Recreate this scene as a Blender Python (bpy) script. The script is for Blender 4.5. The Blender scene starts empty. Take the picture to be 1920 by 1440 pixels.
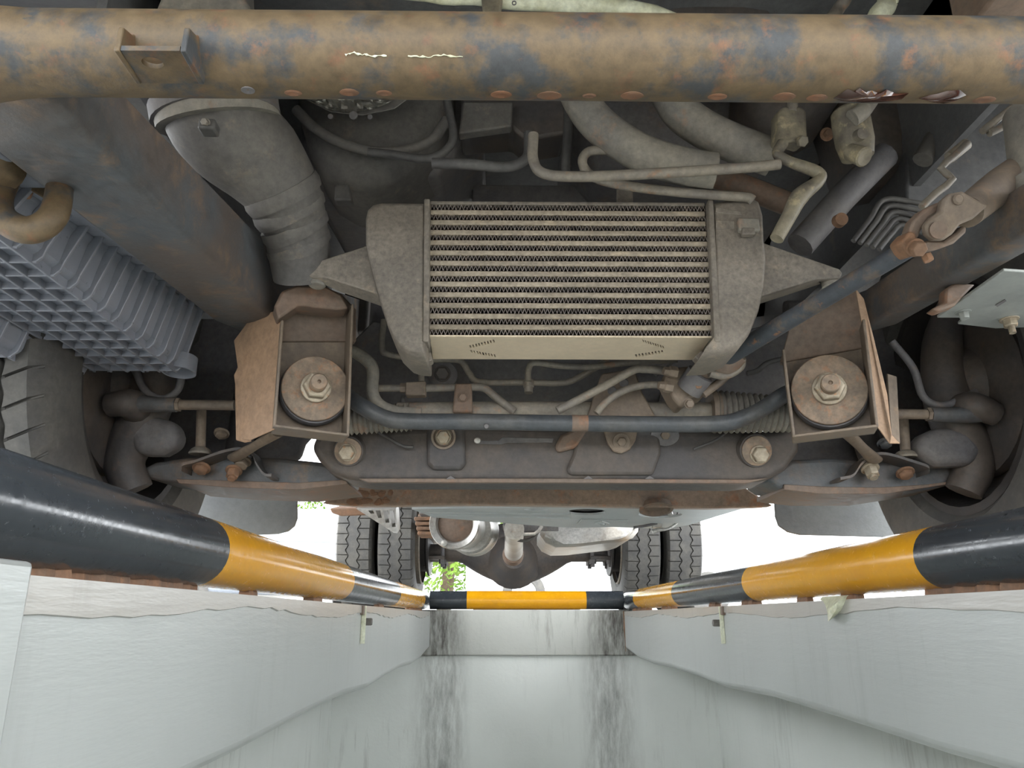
import bpy, bmesh, math, random
from mathutils import Vector as V, Matrix

scene = bpy.context.scene
C = scene.collection
rnd = random.Random(7)

# ------------------------------------------------------------------ camera
FOC = 1450.0                                   # focal length in pixels of a 1920 x 1440 frame
CAM = V((0.0, 0.0, -0.038))                    # lens just below the edge of the pit
pitch = math.atan(439 / FOC)
yaw = math.atan(17 * math.cos(pitch) / FOC)
FW = V((math.sin(yaw) * math.cos(pitch), math.cos(yaw) * math.cos(pitch), math.sin(pitch)))
RT = V((math.cos(yaw), -math.sin(yaw), 0))
UP = RT.cross(FW)
cam = bpy.data.cameras.new('camera')
cam.sensor_width = 36.0
cam.lens = FOC * 36.0 / 1920.0
cam.clip_start = 0.01
cam_ob = bpy.data.objects.new('camera', cam)
C.objects.link(cam_ob)
cam_ob.matrix_world = Matrix.Translation(CAM) @ Matrix((RT, UP, -FW)).transposed().to_4x4()
scene.camera = cam_ob

# ------------------------------------------------------------------ sky, sun, exposure
world = bpy.data.worlds.new('overcast_sky')
scene.world = world
world.use_nodes = True
wn = world.node_tree
bgn = wn.nodes['Background']
bgn.inputs['Color'].default_value = (0.93, 0.97, 1.0, 1)
bgn.inputs['Strength'].default_value = 1.0
sun = bpy.data.lights.new('hazy_sun', 'SUN')
sun.energy = 0.3
sun.angle = math.radians(12)
sun.color = (1.0, 0.95, 0.86)
sun_ob = bpy.data.objects.new('hazy_sun', sun)
C.objects.link(sun_ob)
sun_ob.rotation_euler = (math.radians(34), math.radians(-10), 0)
scene.view_settings.view_transform = 'Standard'
scene.view_settings.look = 'None'
scene.view_settings.gamma = 1.0
scene.view_settings.exposure = 3.1
scene.view_settings.use_curve_mapping = False

# ------------------------------------------------------------------ measuring helpers
def ray(px, py):
    return FW + RT * ((px - 960) / FOC) + UP * ((720 - py) / FOC)
def P(px, py, Y):                               # point of the photograph at a known distance Y along the pit
    d = ray(px, py); return CAM + d * ((Y - CAM.y) / d.y)
def PZ(px, py, z):                              # ... at a known height
    d = ray(px, py); return CAM + d * ((z - CAM.z) / d.z)
def PX(px, py, x):
    d = ray(px, py); return CAM + d * ((x - CAM.x) / d.x)
def PL(px, py, o, n):                           # ... on a known plane
    d = ray(px, py); return CAM + d * ((o - CAM).dot(n) / d.dot(n))
def S(n, p):                                    # n pixels at the distance of p, in metres
    return n * (p - CAM).dot(FW) / FOC

# ------------------------------------------------------------------ materials
def lin(c):
    return tuple(((x / 255) / 12.92 if x / 255 <= 0.04045 else ((x / 255 + 0.055) / 1.055) ** 2.4) for x in c) + (1,)
def nodes_of(name):
    m = bpy.data.materials.new(name); m.use_nodes = True
    return m, m.node_tree.nodes, m.node_tree.links
def coords(N, L):
    tc = N.new('ShaderNodeTexCoord'); oi = N.new('ShaderNodeObjectInfo')
    mul = N.new('ShaderNodeMath'); mul.operation = 'MULTIPLY'; mul.inputs[1].default_value = 37.0
    L.new(oi.outputs['Random'], mul.inputs[0])
    add = N.new('ShaderNodeVectorMath'); add.operation = 'ADD'
    L.new(tc.outputs['Object'], add.inputs[0]); L.new(mul.outputs[0], add.inputs[1])
    return add.outputs[0], tc
def noise(N, L, vec, scale, detail=6, rough=0.6, stretch=None):
    t = N.new('ShaderNodeTexNoise'); t.inputs['Scale'].default_value = scale
    t.inputs['Detail'].default_value = detail; t.inputs['Roughness'].default_value = rough
    if stretch:
        mp = N.new('ShaderNodeMapping'); mp.inputs['Scale'].default_value = stretch
        L.new(vec, mp.inputs['Vector']); vec = mp.outputs[0]
    L.new(vec, t.inputs['Vector'])
    return t.outputs['Fac']
def ramp(N, L, fac, a, b):
    r = N.new('ShaderNodeMapRange'); r.inputs['From Min'].default_value = a; r.inputs['From Max'].default_value = b
    L.new(fac, r.inputs['Value']); return r.outputs[0]
def mix(N, L, fac, a, b, mode='MIX'):
    m = N.new('ShaderNodeMix'); m.data_type = 'RGBA'; m.blend_type = mode
    if hasattr(fac, 'is_linked'): L.new(fac, m.inputs[0])
    else: m.inputs[0].default_value = fac
    for s, v in ((6, a), (7, b)):
        if isinstance(v, tuple): m.inputs[s].default_value = v
        else: L.new(v, m.inputs[s])
    return m.outputs[2]
def mat(name, c1, c2, c3=None, scale=9.0, t2=(0.42, 0.6), t3=(0.58, 0.68), s3=2.3, rough=0.62, metal=0.0,
        bump=0.25, speck=0.35, spec=0.4, fine=90.0, stretch=None):
    m, N, L = nodes_of(name)
    b = N['Principled BSDF']
    vec, tc = coords(N, L)
    col = mix(N, L, ramp(N, L, noise(N, L, vec, scale, 8, 0.65, stretch), *t2), lin(c1), lin(c2))
    if c3:
        col = mix(N, L, ramp(N, L, noise(N, L, vec, scale * s3, 7, 0.7, stretch), *t3), col, lin(c3))
    fn = noise(N, L, vec, fine, 4, 0.7)
    g = ramp(N, L, fn, 0.25, 0.75)
    cr = N.new('ShaderNodeMapRange'); cr.inputs['To Min'].default_value = 1 - speck; cr.inputs['To Max'].default_value = 1 + speck * 0.5
    L.new(g, cr.inputs['Value'])
    col = mix(N, L, 1.0, col, cr.outputs[0], 'MULTIPLY')
    L.new(col, b.inputs['Base Color'])
    b.inputs['Metallic'].default_value = metal
    b.inputs['Specular IOR Level'].default_value = spec
    rr = N.new('ShaderNodeMapRange'); rr.inputs['To Min'].default_value = max(0.03, rough - 0.12); rr.inputs['To Max'].default_value = min(1, rough + 0.12)
    L.new(g, rr.inputs['Value']); L.new(rr.outputs[0], b.inputs['Roughness'])
    if bump:
        bp = N.new('ShaderNodeBump'); bp.inputs['Strength'].default_value = bump; bp.inputs['Distance'].default_value = 0.002
        L.new(fn, bp.inputs['Height']); L.new(bp.outputs[0], b.inputs['Normal'])
    return m

M = {}
M['tube_rust'] = mat('mottled_rust', (94, 79, 58), (60, 62, 64), (106, 77, 56), scale=24, t2=(0.49, 0.62), t3=(0.56, 0.68), s3=1.7, rough=0.58, speck=0.45, fine=80)
M['frame'] = mat('frame_paint', (90, 82, 77), (84, 87, 90), (124, 102, 82), scale=6, t3=(0.53, 0.7), rough=0.5)
M['frame_dark'] = mat('frame_paint_dark', (72, 69, 69), (86, 78, 72), (104, 84, 70), scale=7, t3=(0.62, 0.78), rough=0.6)
M['bracket'] = mat('dusty_brown_steel', (120, 106, 92), (106, 95, 85), (134, 111, 90), scale=10, t3=(0.6, 0.76), rough=0.62)
M['rust'] = mat('rust', (132, 99, 76), (116, 92, 75), (146, 106, 78), scale=22, rough=0.8)
M['rust_dark'] = mat('rust_over_paint', (110, 96, 85), (116, 96, 82), (134, 98, 76), scale=9, t3=(0.56, 0.7), rough=0.62)
M['washer'] = mat('rusted_washer', (140, 121, 103), (126, 111, 96), (146, 114, 90), scale=26, t2=(.45, .55), t3=(.54, .62), rough=0.62, speck=.45)
M['nut'] = mat('dusty_zinc', (176, 164, 146), (150, 138, 120), (170, 128, 94), scale=40, rough=0.5, metal=0.3)
M['alu'] = mat('dusty_cast_aluminium', (125, 117, 107), (110, 103, 95), (142, 130, 115), scale=14, rough=0.6, speck=0.45, fine=130)
M['alu_bar'] = mat('dusty_cooler_bar', (160, 148, 131), (142, 131, 116), (172, 157, 136), scale=18, rough=0.6, speck=0.45, fine=150, stretch=(0.4, 1, 1))
M['alu_plate'] = mat('dusty_pale_plate', (202, 186, 163), (192, 177, 155), None, scale=10, rough=0.6, speck=0.12)
M['fin'] = mat('dark_fin', (128, 118, 112), (108, 100, 96), None, scale=40, rough=0.5)
M['dark'] = mat('grimy_black', (98, 96, 98), (106, 102, 100), (112, 100, 92), scale=8, rough=0.65)
M['engine'] = mat('grimy_casting', (102, 98, 93), (88, 85, 83), (116, 106, 96), scale=7, rough=0.65)
M['hose'] = mat('dusty_rubber', (136, 130, 119), (116, 112, 106), (140, 120, 104), scale=9, rough=0.7)
M['pipe'] = mat('dusty_pipe', (132, 124, 112), (112, 106, 99), (138, 112, 92), scale=14, rough=0.55)
M['pipe_dark'] = mat('dark_pipe', (84, 82, 80), (70, 68, 68), None, scale=14, rough=0.6)
M['sway'] = mat('blue_black_bar', (68, 71, 75), (80, 80, 80), (100, 86, 76), scale=12, t3=(0.64, 0.76), rough=0.45)
M['plastic'] = mat('black_plastic', (118, 121, 130), (126, 129, 138), None, scale=9, rough=0.36, speck=0.1, bump=0.05, spec=0.6)
M['rubber'] = mat('tyre_rubber', (74, 73, 72), (88, 86, 82), None, scale=10, rough=0.75)
M['rim'] = mat('dark_rim', (48, 47, 48), (60, 56, 54), None, scale=8, rough=0.6)
M['silver'] = mat('silver_metal', (188, 186, 182), (170, 164, 156), (160, 136, 112), scale=7, t3=(0.62, 0.78), rough=0.38, metal=0.55)
M['pale_steel'] = mat('pale_galvanised', (150, 153, 149), (140, 143, 140), (152, 140, 124), scale=8, t3=(0.66, 0.8), rough=0.5, metal=0.2, speck=0.15)
M['tray'] = mat('grey_belly_pan', (176, 180, 180), (168, 173, 174), None, scale=6, rough=0.5, speck=0.1)
M['flap'] = mat('grey_mudflap', (132, 134, 134), (122, 124, 126), None, scale=9, rough=0.7, speck=0.15)
M['canister'] = mat('dirty_filter', (128, 120, 102), (92, 86, 78), (160, 148, 120), scale=16, t3=(0.56, 0.66), rough=0.55)
M['foil'] = mat('foil', (150, 148, 140), (120, 116, 110), None, scale=30, rough=0.4, metal=0.6, bump=0.8, fine=60)
M['stripe_black'] = mat('black_gloss_paint', (42, 46, 51), (52, 56, 60), (72, 73, 72), scale=8, t3=(0.6, 0.75), rough=0.2, speck=0.12, bump=0.05, spec=0.5, stretch=(1, 0.35, 1))
M['stripe_yellow'] = mat('yellow_gloss_paint', (205, 146, 16), (198, 138, 18), (180, 120, 28), scale=9, t3=(0.62, 0.8), rough=0.2, speck=0.06, bump=0.05, spec=0.4, stretch=(1, 0.35, 1))
M['oil'] = mat('wet_oil', (52, 30, 22), (66, 36, 26), None, scale=30, rough=0.08, speck=0.1, bump=0.1, spec=0.9)
M['flake'] = mat('peeling_paint', (206, 208, 186), (186, 186, 158), None, scale=30, rough=0.5)
M['asphalt'] = mat('ground_concrete', (178, 174, 166), (166, 162, 156), None, scale=3, rough=0.85)
M['body'] = mat('cab_underbody', (98, 98, 98), (88, 88, 90), (108, 100, 94), scale=5, rough=0.7)
M['white_paint'] = mat('white_car_paint', (232, 234, 236), (226, 228, 230), None, scale=4, rough=0.3, speck=0.03, bump=0)
M['grey_paint'] = mat('grey_car_paint', (120, 126, 136), (112, 118, 128), None, scale=4, rough=0.3, speck=0.03, bump=0)
M['glass'] = mat('car_glass', (150, 158, 164), (156, 164, 168), None, scale=4, rough=0.1, speck=0.03, bump=0)
M['bark'] = mat('bark', (96, 82, 66), (80, 68, 56), None, scale=14, rough=0.9)
M['leaf'] = mat('leaf_green', (112, 142, 50), (84, 122, 38), (140, 164, 70), scale=1.2, rough=0.6, bump=0)
M['wet_rust'] = M['rust']

def pit_paint(name, base, dirt_scale, ends):
    """grey gloss paint with brush streaks and vertical dirt runs"""
    m, N, L = nodes_of(name)
    b = N['Principled BSDF']; vec, tc = coords(N, L)
    col = mix(N, L, ramp(N, L, noise(N, L, vec, 1.6, 6, 0.6), 0.35, 0.7), lin(base), lin(tuple(int(x * 0.95) for x in base)))
    runs = noise(N, L, vec, 9.0, 8, 0.7, (3.0, 3.0, 0.35))
    spots = noise(N, L, vec, 2.2, 3, 0.5)
    f = N.new('ShaderNodeMath'); f.operation = 'MULTIPLY'
    L.new(ramp(N, L, runs, 0.52, 0.72), f.inputs[0]); L.new(ramp(N, L, spots, 0.45, 0.62), f.inputs[1])
    g = N.new('ShaderNodeMath'); g.operation = 'MULTIPLY'; g.inputs[1].default_value = dirt_scale
    L.new(f.outputs[0], g.inputs[0])
    col = mix(N, L, g.outputs[0], col, lin((104, 100, 92)))
    vo = N.new('ShaderNodeTexVoronoi'); vo.inputs['Scale'].default_value = 5.0      # a few small chips
    L.new(vec, vo.inputs['Vector'])
    ch = N.new('ShaderNodeMath'); ch.operation = 'LESS_THAN'; ch.inputs[1].default_value = 0.022; L.new(vo.outputs['Distance'], ch.inputs[0])
    col = mix(N, L, ch.outputs[0], col, lin((104, 98, 90)))
    if ends:                                     # soot stains near both ends of the short wall
        sx = N.new('ShaderNodeSeparateXYZ'); L.new(tc.outputs['Object'], sx.inputs[0])
        ab = N.new('ShaderNodeMath'); ab.operation = 'ABSOLUTE'; L.new(sx.outputs[0], ab.inputs[0])
        e = ramp(N, L, ab.outputs[0], ends[0], ends[1])
        if len(ends) > 3:
            e2 = ramp(N, L, ab.outputs[0], ends[4], ends[3]); mm = N.new('ShaderNodeMath'); mm.operation = 'MULTIPLY'; L.new(e, mm.inputs[0]); L.new(e2, mm.inputs[1]); e = mm.outputs[0]
        st = ramp(N, L, noise(N, L, vec, 14.0, 8, 0.75, (2.5, 1.0, 0.5)), 0.3, 0.75)
        em = N.new('ShaderNodeMath'); em.operation = 'MULTIPLY'; L.new(e, em.inputs[0]); L.new(st, em.inputs[1])
        ek = N.new('ShaderNodeMath'); ek.operation = 'MULTIPLY'; ek.inputs[1].default_value = ends[2]; L.new(em.outputs[0], ek.inputs[0])
        col = mix(N, L, ek.outputs[0], col, lin((74, 70, 64)))
    L.new(col, b.inputs['Base Color'])
    br = noise(N, L, vec, 60, 4, 0.6, (1.0, 0.12, 1.0))
    b.inputs['Roughness'].default_value = 0.30
    bp = N.new('ShaderNodeBump'); bp.inputs['Strength'].default_value = 0.18; bp.inputs['Distance'].default_value = 0.004
    big = noise(N, L, vec, 5.0, 5, 0.55)
    sm = N.new('ShaderNodeMath'); sm.operation = 'ADD'; L.new(br, sm.inputs[0]); L.new(big, sm.inputs[1])
    L.new(sm.outputs[0], bp.inputs['Height']); L.new(bp.outputs[0], b.inputs['Normal'])
    return m
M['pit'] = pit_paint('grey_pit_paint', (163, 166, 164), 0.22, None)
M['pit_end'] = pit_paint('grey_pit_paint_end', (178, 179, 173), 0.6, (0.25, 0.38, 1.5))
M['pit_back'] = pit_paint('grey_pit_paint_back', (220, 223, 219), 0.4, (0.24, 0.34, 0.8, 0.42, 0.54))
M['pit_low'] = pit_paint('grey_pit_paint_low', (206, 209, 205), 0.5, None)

# ------------------------------------------------------------------ mesh helpers
def catmull(pts, n=6):
    if len(pts) < 3: return [p.copy() for p in pts]
    out = []
    q = [pts[0] * 2 - pts[1]] + list(pts) + [pts[-1] * 2 - pts[-2]]
    for i in range(1, len(q) - 2):
        a, b, c, d = q[i - 1], q[i], q[i + 1], q[i + 2]
        for k in range(n):
            t = k / n
            out.append(0.5 * ((2 * b) + (c - a) * t + (2 * a - 5 * b + 4 * c - d) * t * t + (3 * b - a - 3 * c + d) * t ** 3))
    out.append(pts[-1].copy())
    return out
def perp(a):
    a = a.normalized()
    h = V((0, 0, 1)) if abs(a.z) < 0.9 else V((0, 1, 0))
    u = h.cross(a).normalized()
    return u, a.cross(u)

class MB:
    def __init__(self): self.v, self.f, self.m = [], [], []
    def add(self, vs, fs, mi=0):
        o = len(self.v); self.v += [V(p) for p in vs]
        for q in fs: self.f.append([i + o for i in q]); self.m.append(mi)
        return self
    def box(self, lo, hi, mi=0):
        x0, y0, z0 = lo; x1, y1, z1 = hi
        vs = [(x, y, z) for z in (z0, z1) for y in (y0, y1) for x in (x0, x1)]
        return self.add(vs, [(0, 2, 3, 1), (4, 5, 7, 6), (0, 1, 5, 4), (2, 6, 7, 3), (0, 4, 6, 2), (1, 3, 7, 5)], mi)
    def obox(self, c, ax, ay, az, mi=0):         # oriented box, half axes
        vs = [c + ax * i + ay * j + az * k for k in (-1, 1) for j in (-1, 1) for i in (-1, 1)]
        return self.add(vs, [(0, 2, 3, 1), (4, 5, 7, 6), (0, 1, 5, 4), (2, 6, 7, 3), (0, 4, 6, 2), (1, 3, 7, 5)], mi)
    def slab(self, pts, vec, mi=0):              # polygon swept along vec
        n = len(pts); pts = [V(p) for p in pts]; vec = V(vec)
        vs = pts + [p + vec for p in pts]
        fs = [tuple(range(n)), tuple(range(2 * n - 1, n - 1, -1))] + [(i, i + n, (i + 1) % n + n, (i + 1) % n) for i in range(n)]
        return self.add(vs, fs, mi)
    def loft(self, rings, cap=True, mi=0):
        n = len(rings[0]); vs = [p for r in rings for p in r]; fs = []
        for k in range(len(rings) - 1):
            for i in range(n):
                j = (i + 1) % n
                fs.append((k * n + i, k * n + j, (k + 1) * n + j, (k + 1) * n + i))
        if cap:
            fs.append(tuple(range(n - 1, -1, -1))); fs.append(tuple((len(rings) - 1) * n + i for i in range(n)))
        return self.add(vs, fs, mi)
    def tube(self, pts, r, seg=12, smooth=6, cap=True, mi=0, squash=1.0):
        pts = [V(p) for p in pts]
        rs = r if isinstance(r, (list, tuple)) else [r] * len(pts)
        if smooth and len(pts) > 2:
            cp = catmull(pts, smooth)
            rr = []
            for i in range(len(pts) - 1):
                for k in range(smooth): rr.append(rs[i] + (rs[i + 1] - rs[i]) * k / smooth)
            rr.append(rs[-1])
            pts, rs = cp, rr
        tans = []
        for i in range(len(pts)):
            a = pts[max(0, i - 1)]; b = pts[min(len(pts) - 1, i + 1)]
            tans.append((b - a).normalized())
        u, w = perp(tans[0]); rings = []
        for i, p in enumerate(pts):
            u = (u - tans[i] * u.dot(tans[i])).normalized(); w = tans[i].cross(u)
            rings.append([p + (u * math.cos(2 * math.pi * k / seg) + w * math.sin(2 * math.pi * k / seg) * squash) * rs[i] for k in range(seg)])
        return self.loft(rings, cap, mi)
    def lathe(self, o, axis, prof, seg=28, cap=True, mi=0, sx=1.0):
        axis = V(axis).normalized(); u, w = perp(axis)
        rings = [[o + axis * t + (u * math.cos(2 * math.pi * k / seg) * sx + w * math.sin(2 * math.pi * k / seg)) * max(r, 1e-5) for k in range(seg)] for t, r in prof]
        return self.loft(rings, cap, mi)
    def hexnut(self, o, axis, r, h, mi=0):
        return self.lathe(o, axis, [(0, r), (h * 0.85, r), (h, r * 0.86)], 6, True, mi)
    def strip(self, pts, width, thick, mi=0):    # flat bar bent along a path; width and thick are vectors
        w, t = V(width) / 2, V(thick)
        rings = [[p - w, p + w, p + w + t, p - w + t] for p in pts]
        return self.loft(rings, True, mi)
    def plate_holes(self, outer, holes, vec):
        bm = bmesh.new(); vec = V(vec); loops = [outer] + holes; edges = []
        for lp in loops:
            vs = [bm.verts.new(p) for p in lp]
            for i in range(len(vs)): edges.append(bm.edges.new((vs[i], vs[(i + 1) % len(vs)])))
        bmesh.ops.triangle_fill(bm, use_beauty=True, use_dissolve=False, edges=edges)
        ex = bmesh.ops.extrude_face_region(bm, geom=bm.faces[:])
        bmesh.ops.translate(bm, vec=vec, verts=[e for e in ex['geom'] if isinstance(e, bmesh.types.BMVert)])
        bm.verts.index_update()
        vs = [v.co.copy() for v in bm.verts]; fs = [tuple(v.index for v in f.verts) for f in bm.faces]
        bm.free()
        return self.add(vs, fs)
    def build(self, name, material, parent=None, bevel=0.0, smooth=True, label=None, kind=None, bseg=2, angle=38):
        mesh = bpy.data.meshes.new(name)
        c = sum(self.v, V()) / len(self.v) if self.v else V()
        lo = V([min(p[i] for p in self.v) for i in range(3)]); hi = V([max(p[i] for p in self.v) for i in range(3)])
        c = (lo + hi) / 2
        mesh.from_pydata([p - c for p in self.v], [], self.f)
        for mm in (material if isinstance(material, list) else [material]): mesh.materials.append(M[mm])
        mesh.polygons.foreach_set('material_index', self.m)
        bm = bmesh.new(); bm.from_mesh(mesh)
        bmesh.ops.recalc_face_normals(bm, faces=bm.faces[:]); bm.to_mesh(mesh); bm.free()
        if smooth:
            mesh.polygons.foreach_set('use_smooth', [True] * len(mesh.polygons))
            mesh.set_sharp_from_angle(angle=math.radians(angle))
        mesh.update()
        o = bpy.data.objects.new(name, mesh); C.objects.link(o)
        o.location = c - (WORLD[parent.name] if parent else V())
        WORLD[o.name] = c
        if parent: o.parent = parent
        if bevel:
            md = o.modifiers.new('edge', 'BEVEL'); md.width = bevel; md.segments = bseg; md.limit_method = 'ANGLE'; md.angle_limit = math.radians(40)
        if label: o['label'] = label
        if kind: o['kind'] = kind
        return o
WORLD = {}
def thing(name, label, cat, loc=(0, 0, 0), group=None):
    o = bpy.data.objects.new(name, None); C.objects.link(o); o.empty_display_size = 0.1
    o.location = loc; WORLD[o.name] = V(loc)
    o['label'] = label; o['category'] = cat
    if group: o['group'] = group
    return o
def tag(o, label, cat, group=None):
    o['label'] = label; o['category'] = cat
    if group: o['group'] = group
    return o
def path(Y, *pp):                                # pixel path at one distance, or (x, y, Y) triples
    return [P(q[0], q[1], q[2] if len(q) > 2 else Y) for q in pp]
def rod(name, material, parent, Y, r, *pp, smooth=6, seg=12, label=None):
    pts = path(Y, *pp)
    rr = [S(k, q) for k, q in zip(r, pts)] if isinstance(r, (list, tuple)) else S(r, pts[len(pts) // 2])
    return MB().tube(pts, rr, seg, smooth).build(name, material, parent, label=label)
def bolt(parent, o, axis, r, h, material='nut', washer=1.5, name='bolt'):
    b = MB(); axis = V(axis).normalized()
    if washer: b.lathe(o, axis, [(-0.001, r * washer), (r * 0.22, r * washer)], 20)
    b.hexnut(o + axis * (r * 0.2 if washer else 0), axis, r, h)
    return b.build(name, material, parent, bevel=r * 0.06)

# ================================================================== the pit
YE = 3.80
xl = P(806, 1180, YE).x; xr = P(1170, 1180, YE).x             # inner faces of the beams
zb = P(803, 1229, YE).z                                       # underside of the beams
xwl = P(618, 1380, YE + 0.02).x; xwr = P(1349, 1360, YE + 0.02).x   # lower walls, set back
Y0 = -5.0; ZF = -1.55
def struct(b, name, m, bevel=0.0, parent=None):
    return b.build(name, m, parent, bevel=bevel, kind=None if parent else 'structure')
g = MB().plate_holes([V((-40, -30, 0)), V((40, -30, 0)), V((40, 60, 0)), V((-40, 60, 0))],
                     [[V((xwl - 0.2, Y0 - 0.2, 0)), V((xwr + 0.2, Y0 - 0.2, 0)), V((xwr + 0.2, YE + 0.25, 0)), V((xwl - 0.2, YE + 0.25, 0))]], (0, 0, -0.15))
struct(g, 'ground', 'asphalt')
def beam(x0, x1, name, end):
    b = MB(); n = 26
    ys = [Y0 + (YE - Y0) * k / n for k in range(n + 1)]
    xi = end; xo = x0 if end == x1 else x1
    rings = []
    for y in ys:
        lift = 0.0 if y < 3.2 else 0.03 * ((y - 3.2) / 0.6) ** 2
        w = 0.004 * math.sin(y * 5.1) + 0.003 * math.sin(y * 11.3)
        rings.append([V((xo, y, -.008)), V((xi, y, -.008)), V((xi, y, zb + 0.012 + lift + w)), V((xi + (0.012 if xo > xi else -0.012), y, zb + lift + w)), V((xo, y, zb))])
    b.loft(rings)
    return struct(b, name, 'pit', 0.004)
beam_l = beam(xwl - 0.2, xl, 'trim_1', xl)
beam_r = beam(xr, xwr + 0.2, 'trim_2', xr)
struct(MB().box((xwl - 0.2, YE, zb - 0.002), (xwr + 0.2, YE + 0.25, 0)), 'trim_3', 'pit_end', 0.006)
struct(MB().box((xwl - 0.2, Y0, ZF), (xwl, YE + 0.02, zb)), 'wall_left', 'pit_low')
struct(MB().box((xwr, Y0, ZF), (xwr + 0.2, YE + 0.02, zb)), 'wall_right', 'pit_low')
struct(MB().box((xwl - 0.2, YE + 0.02, ZF), (xwr + 0.2, YE + 0.25, zb)), 'wall_back', 'pit_back')
struct(MB().box((xwl - 0.2, Y0 - 0.2, ZF), (xwr + 0.2, Y0, 0)), 'wall_front', 'pit_low')
struct(MB().box((xwl - 0.2, Y0 - 0.2, ZF - 0.1), (xwr + 0.2, YE + 0.25, ZF)), 'floor', 'pit_low')
# thicker block of the left beam close to the lens
yb = PX(62, 1080, xl + 0.012).y
blk = MB().box((xl - 0.01, Y0 + 0.01, zb - 0.01), (xl + 0.012, yb, 0.0)).build('pier_face', 'pit', beam_l, bevel=0.004)
bump_pts = [P(0, 1195, yb - 0.02), P(20, 1205, yb - 0.02), P(22, 1240, yb - 0.02), P(18, 1275, yb - 0.02), P(0, 1270, yb - 0.02)]
MB().box((xl + 0.008, yb - 0.10, -0.155), (xl + 0.022, yb - 0.022, -0.10)).build('plaster_patch', 'flake', beam_l, bevel=0.006)
M['pit_lip'] = pit_paint('taupe_lip_paint', (158, 155, 149), 0.5, None)
# upper lip of the beams, a little proud with a ragged lower edge
for bm_o, xi, sg in ((beam_l, xl, 1), (beam_r, xr, -1)):
    b = MB(); rings = []
    for k in range(91):
        y = 0.45 + (YE - 0.5) * k / 90
        d = -0.034 + 0.006 * math.sin(y * 7) + rnd.uniform(-0.002, 0.002)
        rings.append([V((xi - sg * 0.01, y, -0.0085)), V((xi + sg * 0.003, y, -0.0085)), V((xi + sg * 0.0035, y, d + 0.004)), V((xi - sg * 0.01, y, d))])
    b.loft(rings).build('paint_lip', 'pit_lip', bm_o)
# rust run in the right far corner
b = MB(); pts = [P(1186 + dx, y, YE - 0.03) for dx, y in ((0, 1146), (-2, 1165), (1, 1180), (0, 1198), (2, 1222))]
pts = [V((xr - 0.001, p.y, p.z)) for p in pts]
b.tube(pts, [0.006, 0.004, 0.0055, 0.002, 0.001], 8, 4, squash=0.4).build('rust_run', 'rust', beam_r)

# ------------------------------------------------------------------ striped pipes
TR = S(17.2, P(985, 1125, YE))
zt = P(985, 1125, YE).z
xcl = P(805, 1120, YE).x - TR; xcr = P(1170, 1120, YE).x + TR
def striped(name, label, a, bvec, cuts, first, r):
    """a pipe from a to b, cuts = fractions where the paint changes"""
    b = MB(); a = V(a); bvec = V(bvec); ax = bvec - a; u, w = perp(ax); seg = 32
    fr = sorted(set([0.0] + list(cuts) + [1.0] + [k / 40 for k in range(41)]))
    kk = first; prev = None
    for i, t in enumerate(fr[:-1]):
        if i and any(abs(t - c) < 1e-9 for c in cuts): kk = 1 - kk
        ra = [a + ax * t + (u * math.cos(2 * math.pi * k / seg) + w * math.sin(2 * math.pi * k / seg)) * r for k in range(seg)]
        rb = [a + ax * fr[i + 1] + (u * math.cos(2 * math.pi * k / seg) + w * math.sin(2 * math.pi * k / seg)) * r for k in range(seg)]
        if prev is None: b.v += ra; prev = 0
        o = len(b.v); b.v += rb
        for k in range(seg):
            b.f.append([o - seg + k, o - seg + (k + 1) % seg, o + (k + 1) % seg, o + k]); b.m.append(kk)
    b.f.append(list(range(seg))[::-1]); b.m.append(first)
    b.f.append(list(range(len(b.v) - seg, len(b.v)))); b.m.append(kk)
    o = b.build(name, ['stripe_black', 'stripe_yellow'], None)
    tag(o, label, 'pipe')
    return o
def fr_of(ys, a, b): return [(y - a) / (b - a) for y in ys]
ya = -4.0
cl = [1.01 + 0.87 * k for k in range(-5, 4)]; cr = [1.10 + 0.815 * k for k in range(-6, 4)]
cl = [c for c in cl if ya < c < YE - 0.02]; cr = [c for c in cr if ya < c < YE - 0.02]
rail_l = striped('guard_pipe', 'black and yellow guard pipe along the left edge of the pit', (xcl, ya, zt), (xcl, YE + TR * 2, zt), fr_of(cl, ya, YE + TR * 2), 1, TR)
rail_r = striped('guard_pipe', 'black and yellow guard pipe along the right edge of the pit', (xcr, ya, zt), (xcr, YE + TR * 2, zt), fr_of(cr, ya, YE + TR * 2), 0, TR)
x875 = P(875, 1125, YE).x; x1100 = P(1100, 1125, YE).x
ea, eb = xcl + TR * 1.001, xcr - TR * 1.001
rail_e = striped('guard_pipe', 'short guard pipe with one yellow band across the far end of the pit', (ea, YE + TR, zt), (eb, YE + TR, zt), fr_of([x875, x1100], ea, eb), 0, TR * 0.99)
rail_r['category'] = rail_l['category'] = rail_e['category'] = 'guard pipe'
for q in (rail_l, rail_r, rail_e): q['group'] = 'striped guard pipes around the pit'
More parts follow.
